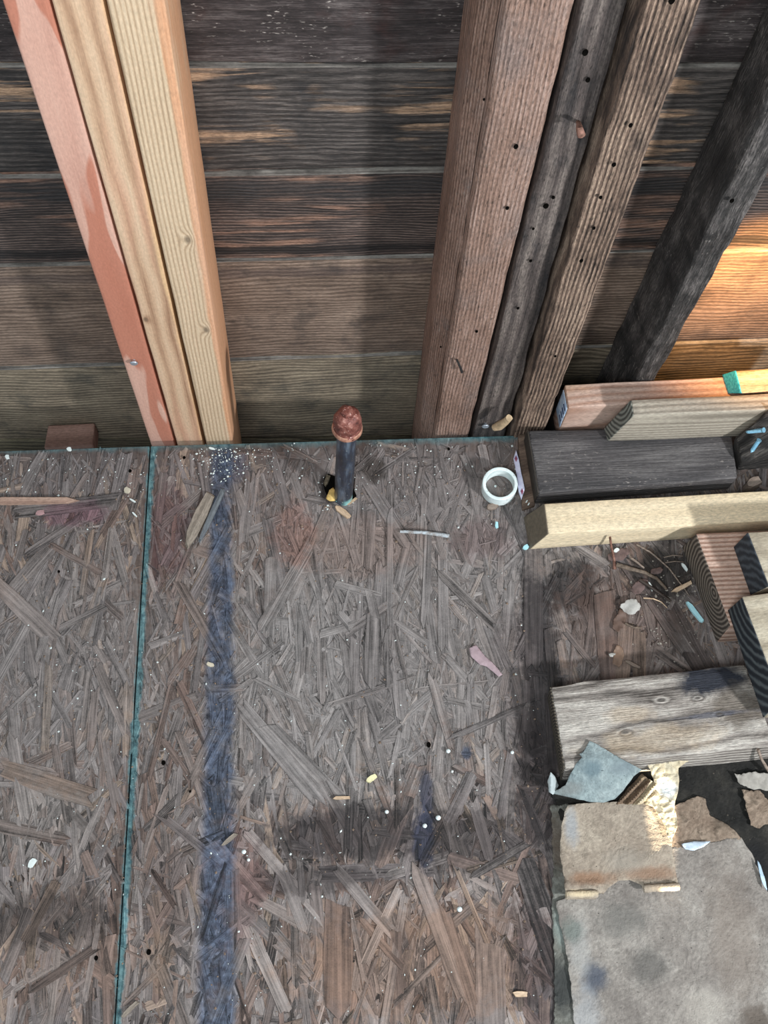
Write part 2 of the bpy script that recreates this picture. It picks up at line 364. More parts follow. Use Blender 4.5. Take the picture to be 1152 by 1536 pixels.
# ------------------------------------------------------------------ floor
floor = tag(empty('floor', (0, 0, -.018)), 'weathered strand board floor of two panels with teal painted edges', kind='structure')
XL = Pz(-60, 700).x; XR = Pz(1240, 1536).x; XR = max(XR, Pz(1300, 700).x); YF = Pz(500, 1640).y
def seam_x(y): return seamA.x + (y - seamA.y) * sd.x / sd.y
g_ = .0007
yb_l = Pz(0, 677).y; yb_s = Pz(225, 669).y; yb_r = Pz(780, 646).y
def panel(name, c, parent):
    top = [Vector((x, y, 0)) for x, y in c]; bot = [p - Vector((0, 0, .018)) for p in top]
    return hexa(name, top, bot, M_PAN, parent, nl=20, nw=20, nt=1, bev=.001)
XB = Pz(1300, 646).x
pl = panel('floor_panel', [(XL, YF), (seam_x(YF) - g_, YF), (seam_x(yb_s) - g_, yb_s), (XL, yb_l)], floor)
pr = panel('floor_panel', [(seam_x(YF) + g_, YF), (XR, YF), (XR, yb_r - .004), (seam_x(yb_s) + g_, yb_s)], floor)
tag(pl, 'narrow left panel of strand board'); tag(pr, 'wide right panel of strand board with a blue stripe')
def backy(x):
    if x < seamA.x: return yb_l + (yb_s - yb_l) * (x - XL) / (seamA.x - XL)
    return yb_s + (yb_r - .004 - yb_s) * (x - seamA.x) / (XR - seamA.x)
def strand_outline(rr, L, W):
    """one wood strand: jagged ends, nearly straight sides; returns outline points (local) """
    pts = []; k = rr.choice((2, 3))
    a = rr.uniform(-.25, .25) * W
    for i in range(k + 1):
        y = -W / 2 + W * i / k; pts.append((L / 2 + rr.uniform(-.10, .05) * L * (1 if i in (0, k) else 1.1) + a * y / W, y * rr.uniform(.75, 1)))
    pts.append((rr.uniform(.0, .25) * L, W / 2 * rr.uniform(.85, 1.1))); pts.append((-rr.uniform(.1, .3) * L, W / 2 * rr.uniform(.85, 1.1)))
    for i in range(k, -1, -1):
        y = -W / 2 + W * i / k; pts.append((-L / 2 + rr.uniform(-.05, .10) * L * (1 if i in (0, k) else 1.1), y * rr.uniform(.7, 1)))
    pts.append((-rr.uniform(.0, .2) * L, -W / 2 * rr.uniform(.85, 1.1))); pts.append((rr.uniform(.1, .3) * L, -W / 2 * rr.uniform(.85, 1.1)))
    return pts
def strand_geo(rr, L, W, th, bow):
    o = strand_outline(rr, L, W); n = len(o); V = []
    for x, y in o: V.append(Vector((x, y, th + bow * (x / L * 2) ** 2)))
    for x, y in o: V.append(Vector((x * 1.005, y * 1.01, -.0006)))
    # top as quads across so it can bow: simple ngon is fine, it is nearly flat
    Fc = [tuple(range(n))] + [(i, n + i, n + (i + 1) % n, (i + 1) % n) for i in range(n)]
    return V, Fc, [(v.x, v.y) for v in V]
def add_uv_rnd(me, uvs, rv):
    ul = me.uv_layers.new(name='UVMap'); at = me.attributes.new('rnd', 'FLOAT', 'POINT')
    li = [0] * len(me.loops); me.loops.foreach_get('vertex_index', li)
    flat = []
    for i in li: flat += uvs[i]
    ul.data.foreach_set('uv', flat); at.data.foreach_set('value', rv)
def ang_at(px, py, rr):
    a = rr.gauss(90, 20)
    if rr.random() < .22: a = rr.uniform(0, 180)
    return math.radians(a)
def in_panel(x, y, hx, hy, left):
    if y + hy > backy(x) - .001 or y - hy < YF + .004: return False
    s = (Vector((x, y, 0)) - seamA).dot(sn)
    if left: return s + hx < -.0012 and x - hx > XL + .004
    return s - hx > .0012 and x + hx < XR - .004
def strands_stuff(left, N, seed):
    rr = random.Random(seed); V = []; Fc = []; U = []; RV = []; k = 0; tries = 0
    while k < N and tries < N * 6:
        tries += 1
        x = rr.uniform(XL, seamA.x) if left else rr.uniform(seamB.x, XR); y = rr.uniform(YF, 0)
        low = y < -.40 + .05 * vnoise((x, y, 0), 6, 2) or rr.random() < .12
        L = rr.uniform(.03, .085) if low else rr.uniform(.018, .075); W = rr.uniform(.003, .0125) if low else rr.uniform(.0014, .0062); a = ang_at(0, 0, rr)
        hx = abs(math.cos(a)) * L / 2 + abs(math.sin(a)) * W / 2; hy = abs(math.sin(a)) * L / 2 + abs(math.cos(a)) * W / 2
        if not in_panel(x, y, hx, hy, left): continue
        v, f, u = strand_geo(rr, L, W, rr.uniform(.0002, .0009) * (1 if low else .4), rr.uniform(-.0002, .0002))
        tl = rr.uniform(-1, 1) * (.0006 if low else .0003) / (L / 2); tw = rr.uniform(-1, 1) * .0003 / W * 2
        z0 = rr.uniform(.0, .0011) * (1 if low else .6); c, s = math.cos(a), math.sin(a); b = len(V); q = rr.random()
        for p in v: V.append((x + p.x * c - p.y * s, y + p.x * s + p.y * c, (p.z + z0 + p.x * tl + p.y * tw) if p.z > -.0003 else -.0002))
        Fc += [tuple(b + i for i in ff) for ff in f]; U += u; RV += [q] * len(v); k += 1
    par = pl if left else pr
    me = fromraw('strand_layer', V, Fc); add_uv_rnd(me, U, RV)
    o = link('strand_layer', me, M_STR, par, Matrix.Identity(4)); o['kind'] = 'stuff'; return o
strands_stuff(True, 2600, 11); strands_stuff(False, 9500, 12)
protos = []
rr = random.Random(5)
for i in range(14):
    L = rr.uniform(.055, .10); W = rr.uniform(.006, .0155)
    v, f, u = strand_geo(rr, L, W, .0007, rr.uniform(.0, .0006)); me = fromraw('strand', v, f); add_uv_rnd(me, u, [rr.random()] * len(v)); protos.append((me, L, W))
me_mat_done = [m.materials.append(M_STR) for m, _, _ in protos]
def strand_obj(px, py, ang, left, i, sx=1, sy=1, zz=None, world=None):
    me, L, W = protos[i % len(protos)]; p = world or Pz(px, py); a = math.radians(ang)
    L *= sx; W *= sy; hx = abs(math.cos(a)) * L / 2; hy = abs(math.sin(a)) * L / 2
    if not in_panel(p.x, p.y, hx * .95 + .002, hy * .95 + .002, left): return None
    mx = Matrix.Translation((p.x, p.y, rr.uniform(.0004, .0016) if zz is None else zz)) @ Matrix.Rotation(a, 4, 'Z') @ Matrix.Rotation(rr.uniform(-.010, .010), 4, 'Y') @ Matrix.Rotation(rr.uniform(-.03, .03), 4, 'X') @ Matrix.Diagonal((sx, sy, 1, 1))
    return link('strand', me, None, pl if left else pr, mx)
cnt = 0
# the strands the photograph shows plainly (px, py, angle, length factor, width factor)
for (px, py, a, sx, sy) in [(70, 1175, -20, 1.4, 1.7), (35, 915, -45, 1.1, 1.3), (95, 1455, 32, 1.1, .8), (115, 840, -32, .8, .8), (160, 845, 20, .9, .5), (130, 850, 84, .9, 1.1),
        (180, 915, 40, .9, .9), (100, 760, 6, 1.2, 1.2), (60, 1370, 62, 1.0, 1.0), (25, 1420, 70, .9, 1)]:
    if strand_obj(px, py, a, True, cnt, sx, sy, .002): cnt += 1
for (px, py, a, sx, sy) in [(660, 1400, -72, 1.5, 1.2), (690, 1440, -76, 1.3, 1.1), (575, 1385, 62, 1.2, .9), (590, 1450, 78, 1.5, .8), (508, 1440, 88, 1.9, 2.3), (440, 1350, -70, 1.2, 1.4), (545, 1350, -50, 1.2, 1),
        (820, 1390, -74, 1.5, 2.0), (750, 1290, 28, 1, .8), (740, 1080, 22, 1.2, .7), (720, 1390, -70, 1.6, .8), (735, 1480, 88, .9, 2.2), (355, 1300, -50, 1.3, 1.1), (460, 1150, -48, 1.6, 1.6), (420, 1130, -52, 1.4, 1.3),
        (910, 960, 88, 1.3, 2.3), (990, 920, -62, 1.6, 1.5), (960, 880, -60, 1.3, 1.0), (880, 830, -38, .9, .9), (870, 975, -55, .9, .8), (1030, 960, -68, 1.1, 1.9), (935, 990, 80, .9, 1.2), (700, 900, -48, 1.3, 1.0), (640, 860, 85, 1.4, 1),
        (585, 860, 88, 1.6, 1.2), (430, 880, 60, 1.2, 1), (405, 900, 87, 1.4, 1.3), (300, 930, -62, 1.3, 1), (800, 900, 86, 1.6, 1.6), (300, 1270, -40, 1.2, .9), (830, 1100, 88, 1.2, 1.4), (400, 1450, -66, 1, 1.2), (560, 980, 86, 1.4, 1.4)]:
    if strand_obj(px, py, a, False, cnt, sx, sy, .0018): cnt += 1
nl_ = nr_ = 0; tries = 0
while (nl_ < 90 or nr_ < 240) and tries < 4000:
    tries += 1; left = nl_ < 90 and rr.random() < .35 or nr_ >= 240
    px = rr.uniform(5, 220) if left else rr.uniform(235, 1100); py = 690 + 850 * rr.random() ** .62
    if not left and px > 830 and (py > 1010 or py < 800): continue
    big = 1.0 if py < 1150 else 1.15
    if strand_obj(px, py, math.degrees(ang_at(0, 0, rr)), left, rr.randrange(14), rr.uniform(.6, 1.15) * big, rr.uniform(.5, 1.1) * big):
        if left: nl_ += 1
        else: nr_ += 1
M_HOLE = plain('dark_hole', (.004, .0035, .003), rough=1, spec=0)
def hole_mesh(r):
    V = [Vector((0, 0, -.0004))]; n = 9
    for i in range(n): t = i * 2 * math.pi / n; V.append(Vector((math.cos(t) * r, math.sin(t) * r * .85, 0)))
    for i in range(n): t = i * 2 * math.pi / n; V.append(Vector((math.cos(t) * r * 1.15, math.sin(t) * r, -.0008)))
    return fromraw('nail_hole', V, [(0, 1 + i, 1 + (i + 1) % n) for i in range(n)] + [(1 + i, 1 + n + i, 1 + n + (i + 1) % n, 1 + (i + 1) % n) for i in range(n)])
HM = hole_mesh(.0026); HM.materials.append(M_HOLE)
for (px, py, s, left) in [(245, 1144, 1.1, False), (223, 1428, 1.2, False), (144, 1437, 1.0, True), (643, 1117, 1.2, False), (88, 857, .7, True), (195, 706, .9, True), (276, 686, .8, False), (673, 673, .8, False), (285, 1187, .6, False)]:
    link('nail_hole', HM, None, pl if left else pr, Matrix.Translation(Pz(px, py, .0030)) @ Matrix.Diagonal((s * .7, s * 1.0, 1, 1)))
# ------------------------------------------------------------------ wall of planks
WY = 0.090                                     # face of the planks
wall = tag(empty('wall_back', (0, WY, -.26)), 'wall of wide dark horizontal planks behind the studs', kind='structure')
lines = [  # (py at x=0, py at x=700, py at x=1152)
    (-250, -262, -268), (-95, -95, -93), (96, 95, 97), (262, 250, 247), (397, 380, 371), (553, 534, 511), (660, 652, 650), (770, 765, 762)]
kw = dict(xs=3.2, micro=.4, bd=.0022)
cols = [
    wood('plank_top', c8(22, 18, 16), c8(52, 44, 42), c8(100, 90, 86), 90, (0.3, -.15), .012, .55, .15, .6, flecks=.9, stain=c8(34, 24, 22), stain_amt=.5, **kw),
    wood('plank_black_flecked', c8(26, 22, 21), c8(58, 50, 49), c8(112, 102, 99), 90, (0.3, -.15), .012, .55, .15, .6, flecks=1.0, stain=c8(66, 44, 40), stain_amt=.55, **kw),
    wood('plank_tan_streaked', c8(26, 24, 23), c8(66, 60, 57), c8(118, 108, 102), 130, (0.35, -.10), .014, .55, .35, .5, streak=c8(190, 154, 124), streak_amt=.9, stain=c8(36, 36, 38), stain_amt=.55, bs=.9, **kw),
    wood('plank_brown_grooved', c8(26, 22, 21), c8(68, 57, 53), c8(128, 108, 98), 200, (0.35, -.10), .010, .45, .5, .45, streak=c8(160, 122, 102), streak_amt=.7, band=[(-.058, .008, c8(26, 22, 22), .8), (.048, .016, c8(44, 44, 45), .7)], bs=1.0, **kw),
    wood('plank_brown', c8(52, 42, 36), c8(112, 93, 80), c8(160, 138, 122), 150, (0.28, -.08), .012, .35, .4, .45, stain=c8(50, 46, 45), stain_amt=.5, knots=((.06, .0, .004), (-.18, -.02, .004)), band=[(.085, .01, c8(72, 60, 58), .5)], **kw),
    wood('plank_olive', c8(48, 42, 36), c8(110, 97, 81), c8(162, 146, 124), 140, (0.28, -.08), .014, .35, .45, .45, stain=c8(54, 54, 50), stain_amt=.55, **kw),
    wood('plank_low', c8(40, 37, 30), c8(84, 76, 62), c8(124, 114, 92), 140, (0.28, -.08), .012, .3, .5, .4, **kw),
]
orange_band = None
m_lip = wood('worn_lip_highlight', c8(70, 66, 63), c8(112, 106, 100), c8(152, 146, 138), 200, (.0, -.1), .003, .4, .2, .9, stain=c8(50, 46, 44), stain_amt=.8, xs=2)
for i in range(len(lines) - 1):
    a, b = lines[i], lines[i + 1]
    def wp(x, t): 
        if x <= 700: return t[0] + (t[1] - t[0]) * x / 700
        return t[1] + (t[2] - t[1]) * (x - 700) / 452
    def pt(x, t, off): p = Py(x, wp(x, t), WY); return Vector((p.x, WY, p.z + off))
    gap = .0019; dy = rnd.uniform(-.0012, .0012)
    T = [pt(-90, b, gap), pt(1260, b, gap), pt(1260, a, -gap), pt(-90, a, -gap)]
    T = [p + Vector((0, dy, 0)) for p in T]; Bk = [p + Vector((0, .019, 0)) for p in T]
    hexa('plank', T, Bk, cols[i], wall, nl=46, nw=6, nt=1, bev=.0030, rough=.0007, rscale=30, seed=i)
    if 0 < i < 6:                      # worn lip on each plank's top edge, coloured pale as a highlight
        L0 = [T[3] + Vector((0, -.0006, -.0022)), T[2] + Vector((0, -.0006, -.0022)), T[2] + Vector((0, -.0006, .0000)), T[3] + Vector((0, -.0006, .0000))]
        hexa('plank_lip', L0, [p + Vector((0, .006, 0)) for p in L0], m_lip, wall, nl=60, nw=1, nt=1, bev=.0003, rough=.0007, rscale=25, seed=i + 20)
backing = hexa('backing_sheet', [Vector((-1.0, WY + .025, -.4)), Vector((1.0, WY + .025, -.4)), Vector((1.0, WY + .025, 1.1)), Vector((-1.0, WY + .025, 1.1))],
     [Vector((-1.0, WY + .03, -.4)), Vector((1.0, WY + .03, -.4)), Vector((1.0, WY + .03, 1.1)), Vector((-1.0, WY + .03, 1.1))], plain('black_paper', (.012, .011, .01)), wall, nl=2, nw=2, nt=1)
sill = hexa('trim_1', [Vector((-.8, -.02, -.26)), Vector((.8, -.02, -.26)), Vector((.8, WY - .003, -.26)), Vector((-.8, WY - .003, -.26))],
     [Vector((-.8, -.02, -.30)), Vector((.8, -.02, -.30)), Vector((.8, WY - .003, -.30)), Vector((-.8, WY - .003, -.30))], cols[6], nl=6, nw=2, nt=1)
tag(sill, 'dark sill timber under the studs, below the floor edge', kind='structure')
# ------------------------------------------------------------------ studs
def stud(name, l0, l1, r0, r1, mat, label, fy=.004, depth=None, ztop=.95, zbot=-.258, wane=None, group=None, **k):
    """stud whose front face runs between the edges l0-l1 and r0-r1 (photograph points, carried to its front plane)"""
    def edge(a, b):
        A, Bq = Py(*a, fy), Py(*b, fy)
        f = lambda z: Vector((A.x + (Bq.x - A.x) * (z - A.z) / (Bq.z - A.z), fy, z))
        return f
    el, er = edge(l0, l1), edge(r0, r1); D = (WY - .0018 - fy) if depth is None else depth
    lo, hi = zbot, ztop
    if wane: lo_l = el
    T = [er(lo), er(hi), el(hi), el(lo)]
    Bk = [p + Vector((0, D, 0)) for p in T]
    if wane:
        pass
    o = hexa(name, T, Bk, mat, None, nl=60, nw=8, nt=3, bev=k.pop('bev', .0015), **k)
    tag(o, label, 'stud', group)
    return o
m_salmon = wood('salmon_fir', c8(172, 122, 106), c8(198, 152, 134), c8(210, 170, 152), 60, (.03, -.05), .006, .16, .2, .5, stain=c8(176, 106, 82), stain_amt=.8, ss=(2.6, 26, 2), stain_t=(.49, .51), micro=.12, rough=.6, bs=.15)
m_honey = wood('honey_fir', c8(148, 110, 84), c8(194, 158, 128), c8(214, 184, 154), 75, (.045, -.03), .007, .3, .55, .35, stain=c8(206, 152, 126), stain_amt=.6, ss=(2, 40, 3), micro=.14, knots=((-.05, .012, .003),), rough=.65, bs=.2, band=[(-.018, .004, c8(220, 180, 128), .5)])
m_cream = wood('cream_fir', c8(156, 128, 100), c8(198, 170, 140), c8(216, 192, 162), 290, (-.05, -.03), .003, .15, .6, .25, stain=c8(208, 164, 136), stain_amt=.55, ss=(2, 40, 3), micro=.15, rough=.65, bs=.25, band=[(-.0165, .0040, c8(206, 144, 104), .75)], knots=((.10, -.006, .004), (-.07, -.008, .004)))
m_post = wood('old_brown_post', c8(74, 54, 44), c8(134, 106, 92), c8(172, 146, 134), 330, (.2, -.12), .003, .45, .30, .5, xs=1.6, micro=.45, stain=c8(112, 100, 96), stain_amt=.5, pores=.6, flecks=.4, bs=.8, bd=.0016)
m_grey = wood('old_grey_stud', c8(34, 30, 29), c8(84, 74, 70), c8(132, 120, 112), 110, (.12, -.08), .008, .35, .35, .6, stain=c8(40, 40, 42), stain_amt=.85, ss=(9, 34, 6), xs=1.0, micro=.5, pores=.6, bs=.8, bd=.0016)
m_ridge = wood('ridged_brown_stud', c8(40, 30, 25), c8(116, 94, 80), c8(176, 150, 130), 250, (-.30, -.06), .0032, .6, .6, .5, xs=2.0, micro=.5,  stain=c8(52, 42, 38), stain_amt=.75, ss=(6, 20, 5), pores=.6, bs=1.0, bd=.003)
m_sooty = wood('sooty_rafter', c8(26, 24, 24), c8(64, 60, 58), c8(124, 116, 112), 90, (.2, -.1), .006, .55, .2, .6, xs=4, micro=.5, stain=c8(26, 25, 25), stain_amt=.8, flecks=.5, bs=1.0, bd=.003)
s1 = stud('wall_stud', (10, 21), (226, 666), (73, 0), (257, 650), m_salmon, 'salmon-pink stained stud, leftmost of the three clean studs', fy=.006, rough=.0003)
s2 = stud('wall_stud', (77, 0), (261, 650), (154, 0), (303, 660), m_honey, 'honey-coloured stud between the salmon stud and the cream stud', fy=.005, rough=.0005)
s3 = stud('wall_stud', (159, 0), (308, 660), (247, 0), (349, 660), m_cream, 'cream fir stud with fine straight grain, right of the honey stud', fy=.003, rough=.0004)
s4 = stud('wall_stud', (757, 0), (652, 650), (864, 0), (705, 645), m_post, 'wide reddish-brown old stud at the left of the old group', fy=.003, rough=.0012, rscale=60, bev=.004)
s5 = stud('wall_stud', (872, 0), (711, 645), (942, 0), (764, 630), m_grey, 'blackened grey old stud in the middle of the old group', fy=.012, rough=.0012, rscale=50, bev=.002)
s6 = stud('wall_stud', (967, 0), (778, 630), (1056, 0), (820, 640), m_ridge, 'brown old stud with deep ridged grain, right of the blackened stud', fy=-.006, rough=.0016, rscale=75, bev=.003)
def edge_f(a, b, y):
    A, Bq = Py(*a, y), Py(*b, y); return lambda z: Vector((A.x + (Bq.x - A.x) * (z - A.z) / (Bq.z - A.z), y, z))
_fl, _fr, _bl = edge_f((1148, 160), (957, 565), .024), edge_f((1152, 265), (983, 570), .024), edge_f((969, 400), (891, 570), WY - .0018)
_br = lambda z: Vector((_fr(z).x, WY - .0018, z))
s7 = hexa('wall_stud', [_fr(-.258), _fr(.95), _fl(.95), _fl(-.258)], [_br(-.258), _br(.95), _bl(.95), _bl(-.258)], m_sooty, None, nl=60, nw=8, nt=6, bev=.003, rough=.0022, rscale=60)
tag(s7, 'sooty dark rafter with rough front, rightmost of all', 'stud')
# the strip that thickens the left side of the wide stud
s4b = hexa('side_strip', [Py(652, 650, .003) + Vector((-.0, .02, -.25)), Py(757, 0, .003) + Vector((0, .02, .1))][0:0] or
    [Vector((p.x - q, .012, z)) for p, q, z in []] or
    [*(lambda A, B: [Vector((A.x + (B.x - A.x) * (z - A.z) / (B.z - A.z) - o_, y_, z)) for (z, o_, y_) in ((-.258, .0005, .014), (.95, .0005, .014), (.95, .0135, .034), (-.258, .0135, .034))])(Py(652, 650, .003), Py(757, 0, .003))],
    [*(lambda A, B: [Vector((A.x + (B.x - A.x) * (z - A.z) / (B.z - A.z) - o_, WY - .002, z)) for (z, o_) in ((-.258, .0005), (.95, .0005), (.95, .0135), (-.258, .0135))])(Py(652, 650, .003), Py(757, 0, .003))],
    m_post, s4, nl=50, nw=3, nt=3, rough=.0008, rscale=60)
s4b['label'] = 'lighter bevelled strip along its left side'
HS = hole_mesh(.0021); HS.materials.append(M_HOLE)
def facehole(st, px, py, fy, s=1, el=1.4):
    p = Py(px, py, fy - .0012)
    mx = Matrix.Translation(p) @ Matrix.Rotation(math.radians(90), 4, 'X') @ Matrix.Diagonal((s * .62, s * el * .85, 1, 1))
    link('nail_hole', HS, None, st, mx)
for (px, py, s) in [(774, 221, 1.3), (761, 313, 1.1), (715, 498, 1), (661, 521, .7), (726, 150, .6)]: facehole(s4, px, py, .002, s)
for (px, py, s) in [(878, 80, 1.5), (882, 121, 1.2), (830, 297, 1.0), (819, 310, 1.6), (800, 344, .8), (796, 392, 1), (777, 463, 1)]: facehole(s5, px, py, .011, s)
for (px, py, s) in [(946, 189, 1.1), (921, 248, 1.2), (901, 297, 1), (891, 343, 1), (872, 392, 1.2), (833, 535, .9), (1008, 2, 1.5)]: facehole(s6, px, py, -.0085, s)
for (px, py, s) in [(1098, 302, 1.3)]: facehole(s7, px, py, .021, s)
M_STEEL = plain('bright_nail', c8(190, 196, 204), .2, 80, .35, .7)
M_RUST = plain('rusty_nail', c8(120, 84, 68), .4, 200, .7, .2, col2=c8(150, 110, 96))
def nail_stub(px, py, fy, mat, r=.0045, label=None, host=None, l=.003):
    V, Fc = lathe([(0.0001, .0012 + l), (r * .8, .001 + l), (r, l), (r * .8, l * .5), (r * .35, 0), (r * .35, -.004)], 14)
    me = fromraw('nail', V, Fc); p = Py(px, py, fy)
    return link('nail', me, mat, host, Matrix.Translation(p) @ Matrix.Rotation(math.radians(90), 4, 'X'), 40)
nail_stub(728, 636, .011, M_STEEL, .0046, host=s5)
nail_stub(201, 541, .005, M_STEEL, .0042, host=s1)
# bent nails in the old studs
V, Fc = tube([Py(866, 183, .014), Py(868, 184, .002), Py(869, 192, -.004), Py(872, 203, -.006)], [.0015, .0018, .0028, .0034], 8)
tag(link('bent_nail', fromraw('bent_nail', V, Fc), M_RUST, None, Matrix.Identity(4), 50), 'rusty bent nail sticking out of the blackened grey stud', 'nail')
V, Fc = tube([Py(684, 537, .012), Py(686, 541, -.002), Py(690, 550, -.004), Py(693, 558, -.003)], [.001, .0012, .0013, .0016], 8)
tag(link('bent_nail', fromraw('bent_nail', V, Fc), plain('black_nail', (.02, .018, .018), rough=.5), None, Matrix.Identity(4), 50), 'small black bent nail low on the wide reddish-brown stud', 'nail')
V, Fc = tube([Py(698, 196, .088), Py(700, 200, .06), Py(702, 206, .05)], [.001, .001, .001], 6)
tag(link('nail', fromraw('nail', V, Fc), M_STEEL, None, Matrix.Identity(4), 50), 'bright nail tip in the split plank left of the wide old stud', 'nail')
# ------------------------------------------------------------------ block on the wall, low at the left
_p = Py(100, 636, WY - .002); zb_ = _p.z
blk = flat_board('wood_block', [(72, 637), (142, 634), (139, 668), (66, 672)], zb_, zb_ - .035, wood('brown_block', c8(104, 78, 68), c8(140, 108, 96), c8(162, 130, 118), 60, (.1, -.1), .004, .2, .2, .3), nl=6, nw=4, nt=2, rough=.0006, bev=.002)
tag(blk, 'small pinkish-brown wood block against the wall behind the left panel', 'block')
# ------------------------------------------------------------------ pipe
base = Pz(515, 747, 0); capt = Pz(522, 621, .205); ax = (capt - base).normalized()
Rm = ax.to_track_quat('Z', 'Y').to_matrix().to_4x4()
pm = Matrix.Translation(base) @ Rm; H = (capt - base).length
pipe = tag(empty('capped_pipe'), 'black steel pipe with rust-red cap standing up through the floor', 'pipe'); pipe.matrix_world = pm; pipe.matrix_basis = pm
t = NT('black_pipe_sheen'); tc = t.n('ShaderNodeTexCoord')
n_a = t.noise(t.vm('MULTIPLY', tc.outputs['Object'], (120, 120, 22)), 1, 5, .6); n_b = t.noise(tc.outputs['Object'], 190, 4, .6); n_c = t.noise(tc.outputs['Object'], 420, 2)
pc = t.ramp(n_a, [(.35, c8(20, 24, 30)), (.7, c8(92, 104, 118)), (.52, c8(40, 48, 62))])  # bluish sheen is put into the base colour
pc = t.mix(t.mth('MULTIPLY', t.mr(n_b, .60, .68), .5), pc, c8(90, 84, 72)); pc = t.mix(t.mr(n_c, .70, .74), pc, c8(190, 196, 190))
sp_ = t.n('ShaderNodeSeparateXYZ'); t.put(sp_.inputs[0], tc.outputs['Object'])
pc = t.mix(t.mth('MULTIPLY', t.mr(t.mth('ADD', sp_.outputs[2], t.mth('MULTIPLY', n_b, .02)), .026, .014), t.mr(sp_.outputs[0], .001, -.006)), pc, c8(150, 205, 200))
M_PIPE = t.done(pc, .33, n_b, .3, .0006, .0, .6)
r0 = .0106
V, Fc = lathe([(r0, -.014), (r0, .02), (r0 * 1.01, .08), (r0, .17), (r0, H - .02)], 32)
link('pipe_body', fromraw('pipe_body', V, Fc), M_PIPE, pipe, pm, 40)
t = NT('rusty_cap'); tc = t.n('ShaderNodeTexCoord'); a = t.noise(tc.outputs['Object'], 130, 6, .65); b = t.noise(tc.outputs['Object'], 420, 3)
cc = t.ramp(a, [(.3, c8(64, 32, 28)), (.72, c8(196, 150, 134)), (.5, c8(122, 68, 58)), (.6, c8(150, 96, 84))])
cc = t.mix(t.mr(b, .64, .72), cc, c8(226, 190, 178))
M_CAP = t.done(cc, .45, a, .9, .002, .15, .5)
def wobc(tt, z): return .035 * math.cos(6 * tt) * (1 if z > .012 else .15) + .02 * math.sin(3 * tt + z * 300)
h0 = H - .036
V, Fc = lathe([(r0, 0), (.0135, .0005), (.0152, .003), (.0158, .006), (.0152, .009), (.0138, .0105), (.0142, .014), (.0146, .020), (.0140, .027), (.0122, .033), (.0085, .037), (.004, .0385), (.0001, .039)], 44, wobc)
V = [Vector(v) * (1 + .035 * vnoise(v, 220, 2)) for v in V]
link('pipe_cap', fromraw('pipe_cap', V, Fc), M_CAP, pipe, pm @ Matrix.Translation((0, 0, h0)), 50)
V, Fc = lathe([(.0150, .0012), (.0160, .003), (.0163, .0055), (.0160, .008), (.0148, .0098)], 44, lambda tt, z: .012 * math.sin(5 * tt))
link('cap_rim', fromraw('cap_rim', V, Fc), plain('worn_copper_rim', c8(170, 112, 92), .3, 150, .45, .2, col2=c8(206, 156, 132)), pipe, pm @ Matrix.Translation((0, 0, h0)), 60)
V = [Vector((0, 0, .036))]
Vq, Fq = lathe([(.0075, .034), (.0072, .0415), (.0055, .0435), (.0001, .044)], 6)
link('cap_nub', fromraw('cap_nub', Vq, Fq), M_CAP, pipe, pm @ Matrix.Translation((0, 0, h0)) @ Matrix.Rotation(.4, 4, 'Z'), 30)
# ragged hole round the pipe with foam
def ztop_(x, y): return .0034 + .0004 * vnoise((x, y, 0), .2, 3)
hole = sheet('pipe_hole', [(486, 716), (493, 711), (503, 714), (512, 724), (530, 732), (535, 744), (529, 751), (514, 752), (500, 749), (490, 742), (485, 728)], ztop_, M_HOLE, 1.5, 3, 6, .0004, 4, pr)
hole['label'] = 'dark ragged hole cut round the pipe'
tag(sheet('yellow_foam', [(489, 748), (494, 735), (500, 731), (504, 738), (503, 751), (495, 752)], lambda x, y: .005 + .005 * max(0, 1 - math.hypot(x - 497, y - 743) / 12), plain('yellow_foam', c8(206, 172, 104), .2, 200, .8), 1, 3, 3, .0015, 2), 'bit of yellow foam beside the foot of the pipe', 'foam')
tag(sheet('teal_foam', [(502, 740), (507, 733), (512, 742), (513, 753), (504, 753)], lambda x, y: .005 + .004 * max(0, 1 - math.hypot(x - 507, y - 745) / 10), plain('teal_foam', c8(140, 200, 196), .3, 300, .7), 1, 3, 3, .0015, 5), 'pale teal smear of sealant at the foot of the pipe', 'sealant')
M_PALE = wood('pale_splinter', c8(150, 120, 96), c8(186, 158, 130), c8(214, 190, 164), 250, (.02, -.05), .002, .3, .3, .3)
M_TANCH = wood('tan_splinter', c8(98, 82, 72), c8(130, 114, 102), c8(156, 142, 130), 250, (.02, -.05), .002, .3, .3, .3)
M_GRYCH = wood('grey_splinter', c8(96, 86, 76), c8(136, 124, 112), c8(164, 152, 138), 300, (.02, -.05), .002, .3, .3, .3)
M_WHITE = plain('white_chip', c8(214, 220, 216), .12, 100, .6)
M_BLUEW = plain('pale_blue_plastic', c8(176, 222, 228), .1, 60, .4)
def tchip(name, label, cat, *a, **k): return tag(chip(name, *a, **k), label, cat)
tchip('wood_chip', 'pale splintered wood chip just in front of the pipe', 'wood chip', 513, 768, .024, .008, .003, -42, M_PALE, .003, 3)
tchip('wood_chip', 'thin tan wood chip leaning by the right of the pipe foot', 'wood chip', 528, 752, .014, .003, .002, 35, M_PALE, .003, 4)
tchip('wood_chip', 'curl of bark left of the pipe foot', 'wood chip', 490, 722, .014, .006, .004, 70, plain('bark', c8(96, 86, 70), .5, 300), .003, 6)
